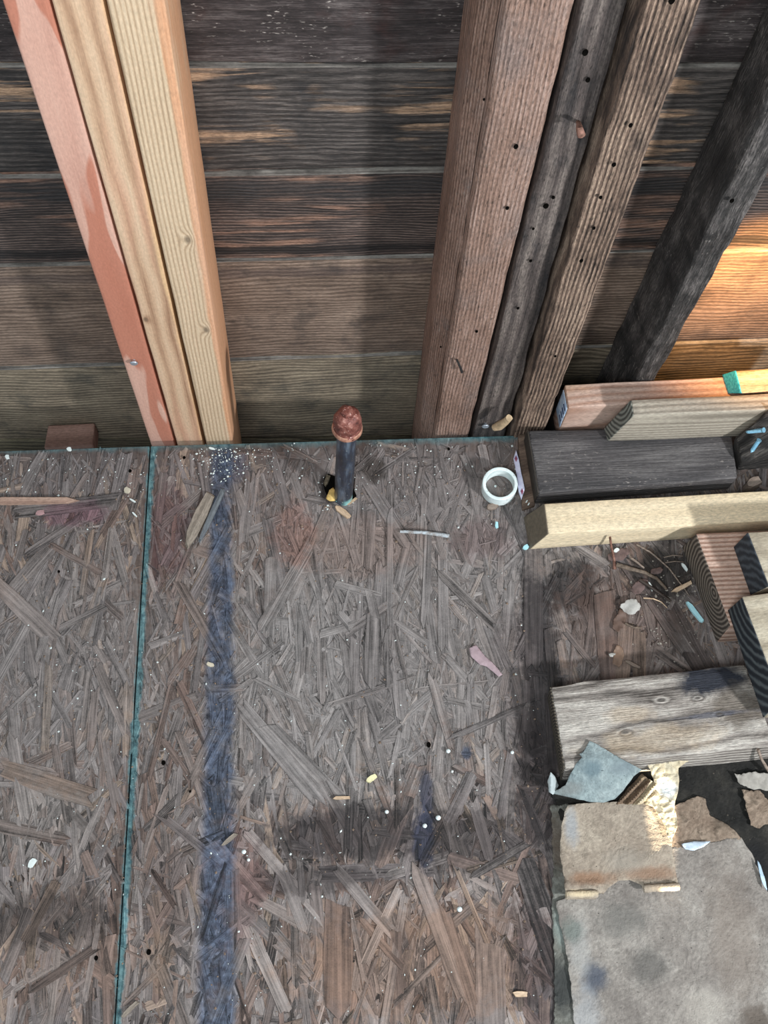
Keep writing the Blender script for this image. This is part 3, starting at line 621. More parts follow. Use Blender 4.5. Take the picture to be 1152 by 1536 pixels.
# ------------------------------------------------------------------ tape core ring
rc = Pz(751, 725, .022); rb = Vector((rc.x, rc.y, .0028))
t = NT('white_ring_plastic'); tc = t.n('ShaderNodeTexCoord'); a = t.noise(tc.outputs['Object'], 60, 4)
ringc = t.mix(t.mr(a, .4, .6), c8(214, 226, 224), c8(236, 244, 242)); b = t.noise(tc.outputs['Object'], 130, 4, .7)
ringc = t.mix(t.mth('MULTIPLY', t.mr(b, .60, .68), .6), ringc, c8(138, 132, 128))
M_RING = t.done(ringc, .5, a, .1, .0005)
Ro, Ri, hh = .0205, .0165, .0195
V, Fc = lathe([(Ri, .0006), (Ri + .0006, 0), (Ro - .0006, 0), (Ro, .0006), (Ro, hh - .0008), (Ro - .0008, hh), (Ri + .0008, hh), (Ri, hh - .0008), (Ri, .0006)], 64)
ringo = link('tape_core', fromraw('tape_core', V, Fc), M_RING, None, Matrix.Translation(rb) @ Matrix.Rotation(math.radians(-2), 4, 'Y'), 40)
tag(ringo, 'white plastic tape core ring lying on the strand board', 'ring')
# ------------------------------------------------------------------ lumber pile on the right
m_dark = wood('dark_wet_board', c8(32, 31, 32), c8(74, 70, 70), c8(120, 115, 113), 170, (.0, -.25), .004, .55, .3, .35, flecks=.5, bs=.7, bd=.0014)
m_pink = wood('pinkish_fir', c8(156, 116, 94), c8(176, 144, 128), c8(198, 170, 154), 130, (.07, -.03), .009, .2, .6, .3, stain=c8(206, 164, 126), stain_amt=.4, bs=.3, rough=.65)
m_greyf = wood('greyed_fir', c8(112, 103, 90), c8(154, 144, 130), c8(180, 170, 154), 150, (-.03, -.012), .004, .25, .6, .3, bs=.3)
m_yel = wood('yellow_fir', c8(198, 176, 144), c8(218, 198, 166), c8(228, 212, 184), 90, (.1, -.1), .004, .16, .15, .25, rough=.6, bs=.15, pores=.15)
m_red = wood('sawn_red_fir', c8(132, 98, 82), c8(176, 144, 126), c8(200, 172, 156), 190, (.018, .0), .0008, .12, .8, .15, bs=.5, bd=.0015)
m_redend = None
m_g2 = wood('grey_cream_fir', c8(128, 116, 98), c8(170, 158, 138), c8(194, 184, 164), 120, (.03, -.06), .008, .2, .5, .3, bs=.3)
m_weath = wood('weathered_grey_board', c8(70, 63, 58), c8(146, 137, 129), c8(192, 184, 174), 210, (.02, -.11), .006, .5, .55, .5, xs=2.2, micro=.35, stain=c8(104, 98, 94), stain_amt=.5,
    smear=[(.062, .032, .050, .020, c8(40, 42, 50), 1.0), (.085, -.002, .034, .028, c8(98, 88, 78), .8), (.06, -.006, .05, .004, c8(74, 76, 88), .7), (-.005, -.026, .09, .018, c8(182, 160, 132), .45), (-.03, .004, .035, .011, c8(182, 162, 138), .5)],
    knots=((-.04, -.014, .0024), (.005, .016, .0024), (.065, -.006, .0026), (.045, .014, .002)), bs=1.0, bd=.002)
D = flat_board('lumber_board', [(792, 645), (1097, 639), (1107, 717), (808, 739)], .042, .003, m_dark, nl=30, nw=6, nt=3, bev=.003, rough=.0010)
tag(D, 'dark brown board lying flat at the left of the pile by the tape core', 'board')
A = flat_board('lumber_board', [(847, 577), (1235, 558), (1235, 592), (853, 611)], .092, .003, m_pink, [(826, 622), (1235, 600), (1235, 636), (832, 655)][0:0] or None, nl=30, nw=3, nt=6, rough=.0005)
tag(A, 'pinkish board on edge at the back of the pile, paper label on its end', 'board')
sup = hexa('trim_2', [Pz(840, 640) + Vector((0, -.012, 0)), Pz(1300, 626) + Vector((0, -.012, 0)), Pz(1300, 626) + Vector((0, .048, 0)), Pz(840, 640) + Vector((0, .048, 0))],
    [p + Vector((0, 0, -.258)) for p in [Pz(840, 640) + Vector((0, -.012, 0)), Pz(1300, 626) + Vector((0, -.012, 0)), Pz(1300, 626) + Vector((0, .048, 0)), Pz(840, 640) + Vector((0, .048, 0))]], plain('dark_joist', (.03, .024, .02)), nl=4, nw=2, nt=2)
tag(sup, 'dark joist under the back of the lumber pile', kind='structure')
# label on the end of the pinkish board
def endlabel(o, name, mat, marks, px4, z4, label):
    return None
# C
C_ = flat_board('lumber_board', [(947, 600), (1240, 586), (1240, 610), (951, 623)], .119, .0445, m_greyf, nl=26, nw=3, nt=6, rough=.0005, botpx=[(907, 643), (1240, 622), (1240, 650), (912, 662)])
tag(C_, 'thin greyed board on edge on the dark board, growth rings on its end', 'board')
B_ = flat_board('lumber_block', [(1104, 556), (1200, 548), (1200, 583), (1113, 590)], .116, .094, wood('sandy_rough_block', c8(150, 114, 86), c8(190, 158, 126), c8(212, 186, 156), 80, (.1, -.1), .01, .4, .3, .5, pores=.4, bs=.8), nl=8, nw=4, nt=2, rough=.0012, botpx=[(1085, 562), (1200, 562), (1200, 598), (1094, 590)])
tag(B_, 'sandy wood block with a teal painted end, on the pinkish board', 'block')
E_ = flat_board('lumber_board', [(817, 755), (1240, 731), (1240, 776), (823, 801)], .044, .003, m_yel, nl=26, nw=4, nt=4, rough=.0004, botpx=[(786, 776), (1240, 745), (1240, 795), (795, 824)])
tag(E_, 'light yellow square-edged stick lying in front of the dark board', 'board')
F_ = flat_board('lumber_board', [(1044, 800), (1300, 790), (1300, 930), (1096, 940)], .052, .003, m_red, nl=14, nw=10, nt=4, rough=.0003, botpx=[(1024, 820), (1300, 800), (1300, 950), (1076, 964)])
tag(F_, 'reddish sawn plank showing growth rings on its end, under two pale boards', 'board')
G_ = flat_board('lumber_board', [(1122, 798), (1300, 790), (1300, 860), (1154, 880)], .098, .0545, m_g2, nl=10, nw=6, nt=4, rough=.0004, botpx=[(1101, 820), (1300, 810), (1300, 880), (1127, 893)])
tag(G_, 'pale board with blue-grey end, upper of two resting on the reddish plank', 'board')
H_ = flat_board('lumber_board', [(1113, 895), (1300, 870), (1300, 1030), (1172, 1050)], .098, .0545, m_g2, nl=10, nw=8, nt=4, rough=.0006, botpx=[(1092, 914), (1300, 890), (1300, 1060), (1146, 1078)])
tag(H_, 'pale board with dark ringed end, lower of two resting on the reddish plank', 'board')
I_ = flat_board('lumber_board', [(826, 1029), (1118, 996), (1163, 1117), (847, 1152)], .041, .003, m_weath, nl=30, nw=10, nt=4, bev=.002, rough=.0012, rscale=70, botpx=[(822, 1046), (1108, 1012), (1158, 1138), (842, 1172)])
tag(I_, 'weathered grey board with dark knots lying flat beside the torn paper', 'board')
# end-grain faces are seen on boards C, F, G, H: thin painted / weathered end caps
m_endgrey = wood('grey_end_grain', c8(38, 36, 34), c8(86, 82, 76), c8(132, 126, 116), 300, (.02, -.01), .001, .1, 1.0, .2, bs=.6)
def endface(board, name, corners, mat, label=None, th=.0006, frame_from=None):
    """thin skin lying on a board's cut end; corners world: top-back, top-front, bottom-front, bottom-back"""
    a, b, c, d = [Vector(p) for p in corners]
    nrm = (c - a).cross(b - d).normalized()
    if nrm.x > 0: nrm = -nrm
    up = (a - d).normalized(); x = nrm; y = (b - a).normalized()
    o_ = (a + b + c + d) / 4; T = [p + nrm * (th + .0004) for p in (a, b, c, d)]; Bk = [p + nrm * -.0004 for p in (a, b, c, d)]
    ob = hexa(name, T, Bk, mat, board, nl=6, nw=6, nt=1, bev=.0003)
    if label: ob['label'] = label
    return ob
def ec(pt_b, pt_f, zt, pb_f, pb_b, zb, s=0.0):
    A1, B1, C1, D1 = Pz(*pt_b, zt), Pz(*pt_f, zt), Pz(*pb_f, zb), Pz(*pb_b, zb)
    if s:
        cc_ = (A1 + B1 + C1 + D1) / 4; A1, B1, C1, D1 = [p.lerp(cc_, s) for p in (A1, B1, C1, D1)]
    return [A1, B1, C1, D1]
def ringmat(name, cd_, cm_, cl_, freq, cen, wob=.0006, elong=(1, 1)):
    """end grain: concentric rings about a centre given in the skin's own plane"""
    t = NT(name); tc = t.n('ShaderNodeTexCoord'); P = t.vm('MULTIPLY', t.vm('SUBTRACT', tc.outputs['Object'], (cen[0], cen[1], 0)), (elong[0], elong[1], 0))
    n = t.noise(tc.outputs['Object'], 60, 3); r = t.mth('ADD', t.vm('LENGTH', P), t.mth('MULTIPLY', t.mth('SUBTRACT', n, .5), wob * 6))
    s = t.mth('ADD', t.mth('MULTIPLY', t.mth('SINE', t.mth('MULTIPLY', r, freq * 6.283)), .5), .5)
    n2 = t.noise(tc.outputs['Object'], 220, 4); s = t.mth('ADD', t.mth('MULTIPLY', s, .75), t.mth('MULTIPLY', n2, .3), clamp=True)
    c = t.ramp(s, [(0, cd_), (1, cl_), (.5, cm_)])
    return t.done(c, .85, s, .6, .001)
endface(F_, 'end_grain', ec((1044, 800), (1096, 940), .052, (1076, 964), (1024, 820), .003, .02), ringmat('ring_end_brown', c8(44, 38, 34), c8(88, 78, 70), c8(140, 128, 116), 190, (.012, .016)), 'dark weathered end with many growth rings')
endface(C_, 'end_grain', ec((947, 600), (951, 623), .119, (912, 662), (907, 643), .0445, .02), ringmat('ring_end_grey', c8(40, 40, 38), c8(104, 104, 96), c8(140, 140, 130), 170, (-.03, .02)), 'grey end with curved growth rings')
endface(G_, 'end_grain', ec((1122, 798), (1154, 880), .098, (1127, 893), (1101, 820), .0545, .02), ringmat('ring_end_blue', c8(34, 38, 44), c8(54, 58, 64), c8(78, 84, 90), 110, (.06, -.03), .002), 'blue-grey sealed end')
endface(H_, 'end_grain', ec((1113, 895), (1172, 1050), .098, (1146, 1078), (1092, 914), .0545, .02), ringmat('ring_end_black', c8(24, 26, 30), c8(42, 46, 52), c8(92, 97, 98), 95, (-.05, .05), .0012), 'blackened end with pale ring lines')
endface(E_, 'end_grain', ec((817, 755), (823, 801), .044, (795, 824), (786, 776), .003, .02), plain('grey_sawn_end', c8(104, 94, 80), .2, 200), 'grey sawn end')
endface(D, 'end_grain', ec((792, 645), (808, 739), .042, (808, 739), (792, 645), .042)[:2] + [Pz(808, 739, .042) - Vector((0, 0, .038)), Pz(792, 645, .042) - Vector((0, 0, .038))], plain('dark_sawn_end', c8(60, 54, 48), .2, 200), 'dark sawn end')
endface(I_, 'end_grain', ec((826, 1029), (847, 1152), .041, (842, 1172), (822, 1046), .003, .02), ringmat('ring_end_weathered', c8(40, 36, 32), c8(70, 64, 56), c8(108, 98, 84), 300, (.05, .0)), 'dark end with faint rings')
endface(B_, 'painted_end', ec((1104, 556), (1113, 590), .116, (1094, 590), (1085, 562), .094), plain('teal_paint', c8(30, 150, 176), .25, 300, .6, col2=c8(70, 186, 206)), 'bright teal painted end', th=.0012)
# paper label stapled to the end of A
a0, a1 = Pz(847, 577, .092), Pz(853, 611, .092)
def onA(u, v):  # u across the end (0 back .. 1 front), v down
    return a0.lerp(a1, u) + Vector((-.0012, 0, -v))
lab = hexa('paper_label', [onA(.12, .006), onA(.96, .006), onA(.96, .060), onA(.12, .060)][::-1], [p + Vector((.0008, 0, 0)) for p in [onA(.12, .006), onA(.96, .006), onA(.96, .060), onA(.12, .060)][::-1]], plain('blue_white_label', c8(164, 196, 230), .1, 90, .5, col2=c8(226, 236, 248)), A, nl=6, nw=3, nt=1, bev=.0003, rough=.0004)
lab['label'] = 'pale blue paper label'
for k in range(4):
    q = [onA(.62 + .0, .014 + k * .010), onA(.90, .014 + k * .010), onA(.90, .0165 + k * .010), onA(.62, .0165 + k * .010)][::-1]
    hexa('printed_line', [p + Vector((-.0008, 0, 0)) for p in q], q, plain('label_ink', c8(54, 66, 96), .1), lab, nl=1, nw=1, nt=1, bev=.0001)
# slat and paper tag at the end of the dark board
slat = flat_board('thin_slat', [(777, 652), (787, 650), (803, 757), (784, 763)], .012, .003, wood('brown_slat', c8(50, 38, 32), c8(96, 78, 66), c8(136, 114, 98), 200, (.0, -.1), .003, .4, .3, .3), nl=3, nw=16, nt=1, rough=.0010, rscale=90)
tag(slat, 'thin brown slat against the end of the dark board', 'slat')
for (px, py) in [(789, 752), (792, 756)]:
    hexa('white_mark', [Pz(px - 1, py + 2, .0128), Pz(px + 1, py + 2, .0128), Pz(px + 3, py - 2, .0128), Pz(px + 1, py - 2, .0128)], [Pz(px - 1, py + 2, .011), Pz(px + 1, py + 2, .011), Pz(px + 3, py - 2, .011), Pz(px + 1, py - 2, .011)], M_WHITE, slat, nl=1, nw=1, nt=1, bev=.0001)
M_TAG = plain('lilac_paper', c8(196, 196, 226), .08, 90, .6, col2=c8(226, 224, 240))
tagp = tag(sheet('paper_tag', [(774, 675), (778, 688), (781, 705), (787, 733), (782, 750), (778, 738), (775, 712), (770, 688)], lambda x, y: .015 + .006 * (x - 770) / 16, M_TAG, .4, 6, 5, .0006, 3), 'narrow lilac paper tag with red marks between tape core and dark board', 'tag')
for (px, py) in [(774, 688), (783, 737)]:
    sheet('red_mark', [(px - 2.2, py), (px, py - 5), (px + 2.2, py), (px, py + 5)], lambda x, y: .0159 + .006 * (x - 770) / 16, plain('red_ink', c8(140, 74, 96), .2), 0, 5, 3, .0003, 1, tagp)
# rough notched block at the right edge, with two screws
m_rough = wood('rough_sooty_block', c8(22, 20, 20), c8(50, 47, 45), c8(96, 90, 85), 220, (.1, -.1), .004, .6, .4, .5, flecks=.4, bs=1.0, bd=.003)
_jt = [Pz(1104, 655, .064), Pz(1160, 607, .135), Pz(1230, 650, .110), Pz(1113, 694, .052)]
_jb = [Vector((p.x, p.y, .003)) for p in _jt]; _jb[3].y += .010; _jb[3].x += .009; _jb[0].x += .008
J = hexa('timber_block', [_jt[3], _jt[2], _jt[1], _jt[0]], [_jb[3], _jb[2], _jb[1], _jb[0]], m_rough, nl=14, nw=12, nt=8, rough=.0016, rscale=110, bev=.003)
tag(J, 'rough sooty block at the right frame edge carrying two blue screws', 'block')
M_SCREW = plain('blue_screw', c8(140, 190, 214), .15, 200, .35, .4)
def screw(p0, p1, label):
    a, b = Vector(p0), Vector(p1); L = (b - a).length; n = 40; pts = [a.lerp(b, i / n) for i in range(n + 1)]
    rad = [(.0030 if i < 3 else (.0019 + .0007 * (1 if i % 3 == 0 else 0)) * (1 if i < 32 else 1 - (i - 32) / 9)) for i in range(n + 1)]
    V, Fc = tube(pts, rad, 10); tag(link('screw', fromraw('screw', V, Fc), M_SCREW, None, Matrix.Identity(4), 40), label, 'screw')
screw(Pz(1146, 645, .098), Pz(1117, 648, .076), 'pale blue coarse-threaded screw, upper of two on the rough block')
screw(Pz(1139, 660, .086), Pz(1126, 679, .069), 'pale blue screw pointing down-left, lower of two on the rough block')
tchip('wood_chip', 'light tan lump between the dark board and the yellow stick', 'wood chip', 1124, 731, .018, .012, .020, 20, M_TANCH, .003, 8)
# nail in the yellow stick
V, Fc = tube([Pz(915, 806, .034), Pz(917, 820, .020), Pz(921, 838, .006), Pz(922, 854, .004)], [.0013, .0013, .0015, .0022], 8)
tag(link('long_nail', fromraw('long_nail', V, Fc), M_RUST, None, Matrix.Identity(4), 50), 'rusty nail leaning from the front of the yellow stick', 'nail')
V, Fc = tube([Pz(1137, 1124, .041), Pz(1142, 1138, .03), Pz(1149, 1150, .018), Pz(1156, 1160, .012)], [.0018, .0015, .0018, .002], 8)
tag(link('twig', fromraw('twig', V, Fc), M_TANCH, None, Matrix.Identity(4), 50), 'pale twig at the right edge below the weathered board', 'twig')
# ------------------------------------------------------------------ papers, lower right
def paper(name, ca, cb, cc_, spots=(), scale=22, dk=None, dkamt=.6, fiber=.5):
    t = NT(name); tc = t.n('ShaderNodeTexCoord'); g = t.n('ShaderNodeNewGeometry'); P = tc.outputs['Object']; Wd = g.outputs['Position']
    a = t.noise(P, scale, 6, .6, .3); b = t.noise(P, 260, 4, .6); c = t.noise(P, 70, 5, .65)
    col = t.ramp(a, [(.3, ca), (.72, cc_), (.5, cb)])
    col = t.mix(t.mth('MULTIPLY', t.mr(b, .3, .7, .0, 1.0), .5), col, tuple(q * .5 for q in ca)); d_ = t.noise(P, 110, 6, .7, 1.2); col = t.mix(t.mth('MULTIPLY', t.mr(d_, .5, .68), .35), col, tuple(q * .6 for q in ca)); col = t.mix(t.mth('MULTIPLY', t.mr(d_, .42, .32), .4), col, cc_)
    if dk: col = t.mix(t.mth('MULTIPLY', t.mr(c, .56, .66), dkamt), col, dk)
    sp = t.noise(P, 330, 2); col = t.mix(t.mr(sp, .70, .74), col, tuple(q * .3 for q in ca))
    for (px, py, rx, ry, cl, am) in spots:
        w_ = Pz(px, py, .01); w1 = (Pz(px + rx, py, .01) - w_).length; w2 = (Pz(px, py + ry, .01) - w_).length
        d = t.vm('LENGTH', t.vm('MULTIPLY', t.vm('SUBTRACT', Wd, (w_.x, w_.y, 0)), (1 / w1, 1 / w2, 0)))
        d = t.mth('ADD', d, t.mth('MULTIPLY', t.mth('SUBTRACT', c, .5), 1.1))
        col = t.mix(t.mth('MULTIPLY', t.mr(d, 1.1, .3, smooth=True), am), col, cl)
    return t.done(col, .85, t.mth('ADD', b, t.mth('MULTIPLY', c, 2.2)), .7, .0020, spec=.25)
def wz(z, amp, s=.03, sd=0): return lambda x, y: z + amp * (vnoise((x, y, 0), s, sd) + .4 * vnoise((x, y, 0), s * 3, sd + 2))
M_TAR = paper('black_tar_felt', c8(22, 21, 20), c8(40, 38, 35), c8(68, 64, 58), [(1135, 1290, 30, 40, c8(24, 24, 26), .7)], 30)
M_FELT = paper('grey_felt', c8(118, 110, 104), c8(146, 138, 130), c8(172, 165, 156),
    [(892, 1465, 26, 32, c8(70, 76, 88), .85), (975, 1450, 42, 40, c8(92, 88, 84), .8), (935, 1380, 50, 34, c8(104, 101, 96), .7), (1135, 1530, 34, 30, c8(78, 68, 60), .8), (1100, 1400, 50, 140, c8(124, 112, 102), .5), (870, 1420, 20, 60, c8(160, 158, 154), .6), (880, 1530, 30, 60, c8(156, 158, 160), .5), (860, 1395, 20, 26, c8(104, 110, 104), .8), (1060, 1510, 40, 40, c8(164, 156, 146), .5)], 18)
M_KRAFT = paper('kraft_paper', c8(138, 124, 110), c8(164, 150, 134), c8(186, 172, 154),
    [(856, 1240, 14, 40, c8(142, 146, 150), .7), (885, 1318, 42, 14, c8(138, 104, 80), .75), (975, 1310, 60, 14, c8(132, 100, 78), .7), (868, 1341, 34, 7, c8(204, 184, 152), .9), (992, 1332, 34, 6, c8(176, 156, 134), .9), (940, 1290, 40, 24, c8(136, 128, 118), .6)], 24)
M_BLUEP = paper('blue_grey_paper', c8(118, 130, 132), c8(144, 156, 156), c8(172, 182, 180), [(880, 1160, 18, 16, c8(92, 108, 114), .8), (925, 1160, 24, 12, c8(108, 118, 122), .6), (850, 1186, 26, 14, c8(120, 120, 116), .6)], 40)
M_TANP = paper('tan_paper', c8(110, 92, 78), c8(142, 124, 108), c8(164, 146, 128), [(1085, 1232, 20, 14, c8(80, 70, 60), .6)], 34, dk=c8(70, 60, 50))
M_CREAMP = paper('cream_paper', c8(176, 160, 134), c8(206, 190, 160), c8(224, 214, 190), [(1000, 1185, 16, 20, c8(206, 212, 216), .8)], 50)
tag(sheet('tar_felt', [(822, 1172), (850, 1160), (1010, 1150), (1030, 1128), (1240, 1110), (1240, 1420), (1150, 1420), (1120, 1300), (1000, 1260), (840, 1230)], wz(.0035, .0012, .05, 1), M_TAR, 4, 6, 10, .0012, 1), 'black crumbly tar felt under the torn papers', 'felt')
tag(sheet('felt_strip', [(826, 1208), (852, 1205), (856, 1345), (880, 1640), (834, 1640), (831, 1536), (832, 1450), (828, 1350), (830, 1280)], wz(.0042, .0008, .05, 4), paper('mottled_felt_strip', c8(92, 90, 82), c8(122, 120, 112), c8(152, 152, 144), [(845, 1480, 30, 60, c8(46, 48, 48), .85), (846, 1390, 20, 40, c8(132, 144, 138), .6), (838, 1262, 20, 60, c8(98, 82, 70), .7)], 60, dk=c8(60, 58, 54)), 3, 4, 8, .001, 3), 'narrow mottled felt strip along the left edge of the papers', 'felt')
tag(sheet('tan_paper', [(1000, 1214), (1046, 1194), (1058, 1198), (1064, 1222), (1090, 1236), (1106, 1250), (1112, 1258), (1060, 1264), (1000, 1274)], wz(.0075, .0012, .06, 5), M_TANP, 2, 4, 7, .0006, 5), 'tan paper scrap right of the folded kraft piece', 'paper')
def felt_z(x, y): return .0075 + .0022 * (vnoise((x, y, 0), .012, 7) + .35 * vnoise((x, y, 0), .05, 8)) + (.0015 * math.exp(-((x - 1090 - (y - 1300) * .12) / 40) ** 2) * vnoise((x * 2.2, y * .8, 0), .06, 9))
tag(sheet('felt_sheet', [(834, 1352), (870, 1340), (960, 1300), (1008, 1272), (1060, 1264), (1112, 1256), (1128, 1280), (1142, 1320), (1160, 1350), (1240, 1400), (1240, 1640), (878, 1640), (862, 1536), (853, 1450), (846, 1410), (838, 1380)], felt_z, M_FELT, 2.2, 5, 8, .0009, 6), 'large grey stained felt sheet filling the lower right corner', 'felt')
def kraft_z(x, y):
    e = .0125 + .002 * vnoise((x, y, 0), .02, 11) + .0008 * vnoise((x, y, 0), .07, 12)
    if y > 1318: e += .0035 * math.sin(min(1, (y - 1318) / 26) * math.pi) * (1 if (x < 905 or x > 955) else .2)
    e += .003 * max(0, (870 - x) / 30) * math.sin(max(0, min(1, (870 - x) / 30)) * 2.0)
    e += .0006 * (1 if y > 1278 else 0)
    return e
tag(sheet('kraft_paper', [(852, 1207), (900, 1203), (960, 1203), (1000, 1200), (1010, 1230), (1008, 1270), (1014, 1310), (1019, 1335), (990, 1336), (966, 1339), (962, 1327), (945, 1320), (928, 1321), (912, 1332), (905, 1341), (896, 1340), (894, 1349), (848, 1349), (847, 1320), (840, 1285), (842, 1240), (848, 1214)], kraft_z, M_KRAFT, 1.2, 5, 6, .0007, 8), 'folded buff kraft paper with browned curled bottom edge', 'paper')
kp = bpy.data.objects['kraft_paper']
for (xa, xb, ya, yb) in ((850, 896, 1342, 1341), (966, 1018, 1333, 1330)):
    pts = [Pz(xa + (xb - xa) * i / 8, ya + (yb - ya) * i / 8, .0175 + .0006 * math.sin(i * 1.3)) for i in range(9)]
    V, Fc = tube(pts, [.0042 + .0004 * math.sin(i * 2.1) for i in range(9)], 12, False)
    o = link('rolled_hem', fromraw('rolled_hem', V, Fc), M_KRAFT, kp, Matrix.Identity(4), 60); o['label'] = 'pale curled hem'
def blue_z(x, y): return .0455 - .026 * max(0, (y - 1140) / 65) * (1 if y > 1140 else 0) + .002 * vnoise((x, y, 0), .04, 14) - .006 * max(0, (870 - x) / 45)
tag(sheet('blue_grey_paper', [(884, 1111), (897, 1117), (930, 1137), (963, 1155), (950, 1165), (935, 1186), (922, 1199), (905, 1204), (880, 1202), (845, 1194), (826, 1190), (848, 1178), (856, 1160), (866, 1143), (873, 1136), (869, 1131), (876, 1126)], blue_z, M_BLUEP, 1, 5, 5, .0007, 9), 'blue-grey torn paper corner lying over the weathered board', 'paper')
tag(sheet('curled_paper', [(826, 1158), (832, 1164), (838, 1178), (830, 1192), (823, 1188), (821, 1172)], lambda x, y: .022 + .006 * math.sin((x - 820) * .25), plain('grey_white_paper', c8(176, 184, 184), .15, 80, .7), .8, 3, 3, .0006, 10), 'small upturned grey paper corner left of the blue-grey paper', 'paper')
def roll_z(x, y): q = (x * .72 + y * .69); return .021 + .0045 * math.sin(q * .55)
tag(sheet('brown_paper_roll', [(963, 1160), (976, 1172), (955, 1206), (924, 1206), (935, 1190)], roll_z, paper('brown_paper', c8(104, 84, 68), c8(136, 114, 94), c8(188, 164, 132), [], 60), 1, 4, 3, .0008, 12), 'corrugated brown paper roll beside the blue-grey paper', 'paper')
tag(sheet('corrugated_paper', [(974, 1168), (986, 1176), (982, 1192), (962, 1207), (948, 1207), (962, 1190)], lambda x, y: .020 + .0035 * math.sin((x * .72 + y * .69) * .6), M_CREAMP, 1, 4, 3, .0008, 13), 'pale yellow corrugated paper fold right of the brown roll', 'paper')
def crumple(x, y): return .018 + .010 * max(0, (1180 - y) / 60) + .004 * abs(vnoise((x, y, 0), .09, 15)) + .002 * vnoise((x, y, 0), .22, 16)
tag(sheet('crumpled_paper', [(972, 1146), (1000, 1138), (1022, 1138), (1034, 1142), (1018, 1152), (1018, 1180), (1012, 1210), (1016, 1240), (1005, 1262), (994, 1232), (980, 1210), (966, 1206), (984, 1186), (980, 1168)], crumple, M_CREAMP, 2, 4, 4, .0008, 14), 'crumpled cream and white paper in the patch of light', 'paper')
tag(sheet('torn_grey_paper', [(1124, 1158), (1152, 1160), (1200, 1160), (1200, 1192), (1150, 1186), (1125, 1182), (1108, 1174), (1102, 1160), (1112, 1162)], wz(.010, .002, .08, 6), plain('torn_grey', c8(150, 144, 136), .2, 120, .8), 2.5, 3, 5, .0009, 15), 'torn grey paper strip at the right edge above the tan scrap', 'paper')
tag(sheet('tan_paper', [(1112, 1184), (1140, 1186), (1152, 1200), (1200, 1204), (1200, 1220), (1160, 1232), (1140, 1242), (1126, 1238), (1120, 1214)], wz(.008, .0025, .08, 8), M_TANP, 2.5, 3, 5, .0008, 16), 'tan paper scrap on the tar felt at the right edge', 'paper')
tag(sheet('foil_strip', [(1022, 1266), (1040, 1262), (1066, 1262), (1056, 1270), (1040, 1276), (1028, 1274)], lambda x, y: .0115, plain('foil', c8(196, 208, 220), .2, 100, .35, .3), 1, 4, 4, .0006, 17), 'shiny pale strip on the crease of the felt sheet', 'foil')
tag(sheet('foil_strip', [(1136, 1290), (1141, 1298), (1148, 1320), (1151, 1336), (1144, 1326), (1139, 1308)], lambda x, y: .0125, plain('foil_b', c8(186, 206, 222), .2, 100, .35, .3), .6, 4, 4, .0006, 18), 'pale blue foil sliver on the right edge of the felt sheet', 'foil')
# ------------------------------------------------------------------ loose pieces on the floor
tchip('wood_sliver', 'long pinkish wood sliver entering from the left edge', 'wood sliver', 42, 752, .105, .0095, .004, -1, wood('pink_sliver', c8(120, 92, 80), c8(160, 130, 114), c8(184, 156, 138), 300, (.02, -.05), .002, .3, .3, .3), .003, 21)
c1 = tchip('wood_shaving', 'grey flat shim of wood right of the seam, left half', 'wood shim', 299, 778, .076, .015, .0035, 66, M_GRYCH, .003, 23)
c2 = tchip('wood_shaving', 'narrow blue-tinged half of the grey wood shim', 'wood shim', 318, 772, .070, .007, .003, 66, wood('blue_grey_splinter', c8(70, 74, 78), c8(104, 108, 112), c8(134, 138, 142), 300, (.02, -.05), .002, .3, .3, .3), .003, 24)
V, Fc = tube([Pz(600, 797, .005), Pz(640, 799, .0055), Pz(674, 804, .005)], [.0018, .0022, .0026], 8)
tag(link('match_stick', fromraw('match_stick', V, Fc), plain('pale_stick', c8(150, 138, 130), .25, 200, .5, col2=c8(190, 200, 206)), None, Matrix.Identity(4), 50), 'thin pale stick on the floor between pipe and tape core', 'stick')
tag(sheet('pink_chip', [(704, 972), (714, 967), (728, 985), (738, 993), (754, 1012), (748, 1015), (730, 1000), (720, 997), (706, 984)], lambda x, y: .0042, plain('pink_plastic', c8(160, 138, 142), .15, 120, .6), .6, 4, 6, .0008, 19), 'dusty pink key-shaped chip in the middle of the floor', 'chip')
tchip('white_flake', 'bright white flake near the left edge, lower left', 'flake', 48, 1295, .011, .007, .0015, 55, M_WHITE, .0035, 31)
tchip('yellow_flake', 'cream yellow crumb below the middle of the floor', 'crumb', 557, 1168, .013, .006, .003, 30, plain('cream_crumb', c8(226, 216, 170), .15, 200), .0035, 32)
tchip('wood_shaving', 'pale straw shaving left of the navy stain', 'wood shaving', 512, 1197, .020, .004, .002, 0, M_PALE, .0035, 33)
tchip('wood_shaving', 'short pale shaving beside the teal seam near the bottom', 'wood shaving', 195, 1514, .022, .005, .002, 42, M_GRYCH, .0035, 34)
tchip('wood_shaving', 'bone-coloured shaving near the left edge of the felt', 'wood shaving', 780, 1491, .016, .006, .003, -5, M_PALE, .0035, 35)
tchip('wood_shaving', 'pale curved shaving right of the blue stripe', 'wood shaving', 344, 1259, .020, .005, .002, 40, M_GRYCH, .0035, 36)
tchip('wood_chip', 'small brown chip in front of the tape core', 'wood chip', 739, 760, .016, .008, .003, 20, M_TANCH, .003, 37)
tchip('plastic_bit', 'tiny pale teal bit in front of the tape core', 'plastic bit', 745, 788, .009, .004, .002, 84, M_BLUEW, .003, 38)
tchip('plastic_bit', 'pale blue bit at the left end of the yellow stick', 'plastic bit', 789, 821, .008, .006, .002, 35, M_BLUEW, .003, 39)
tchip('plastic_bit', 'long pale blue splinter beside the ringed plank end', 'plastic bit', 1041, 918, .028, .006, .003, -58, M_BLUEW, .004, 40)
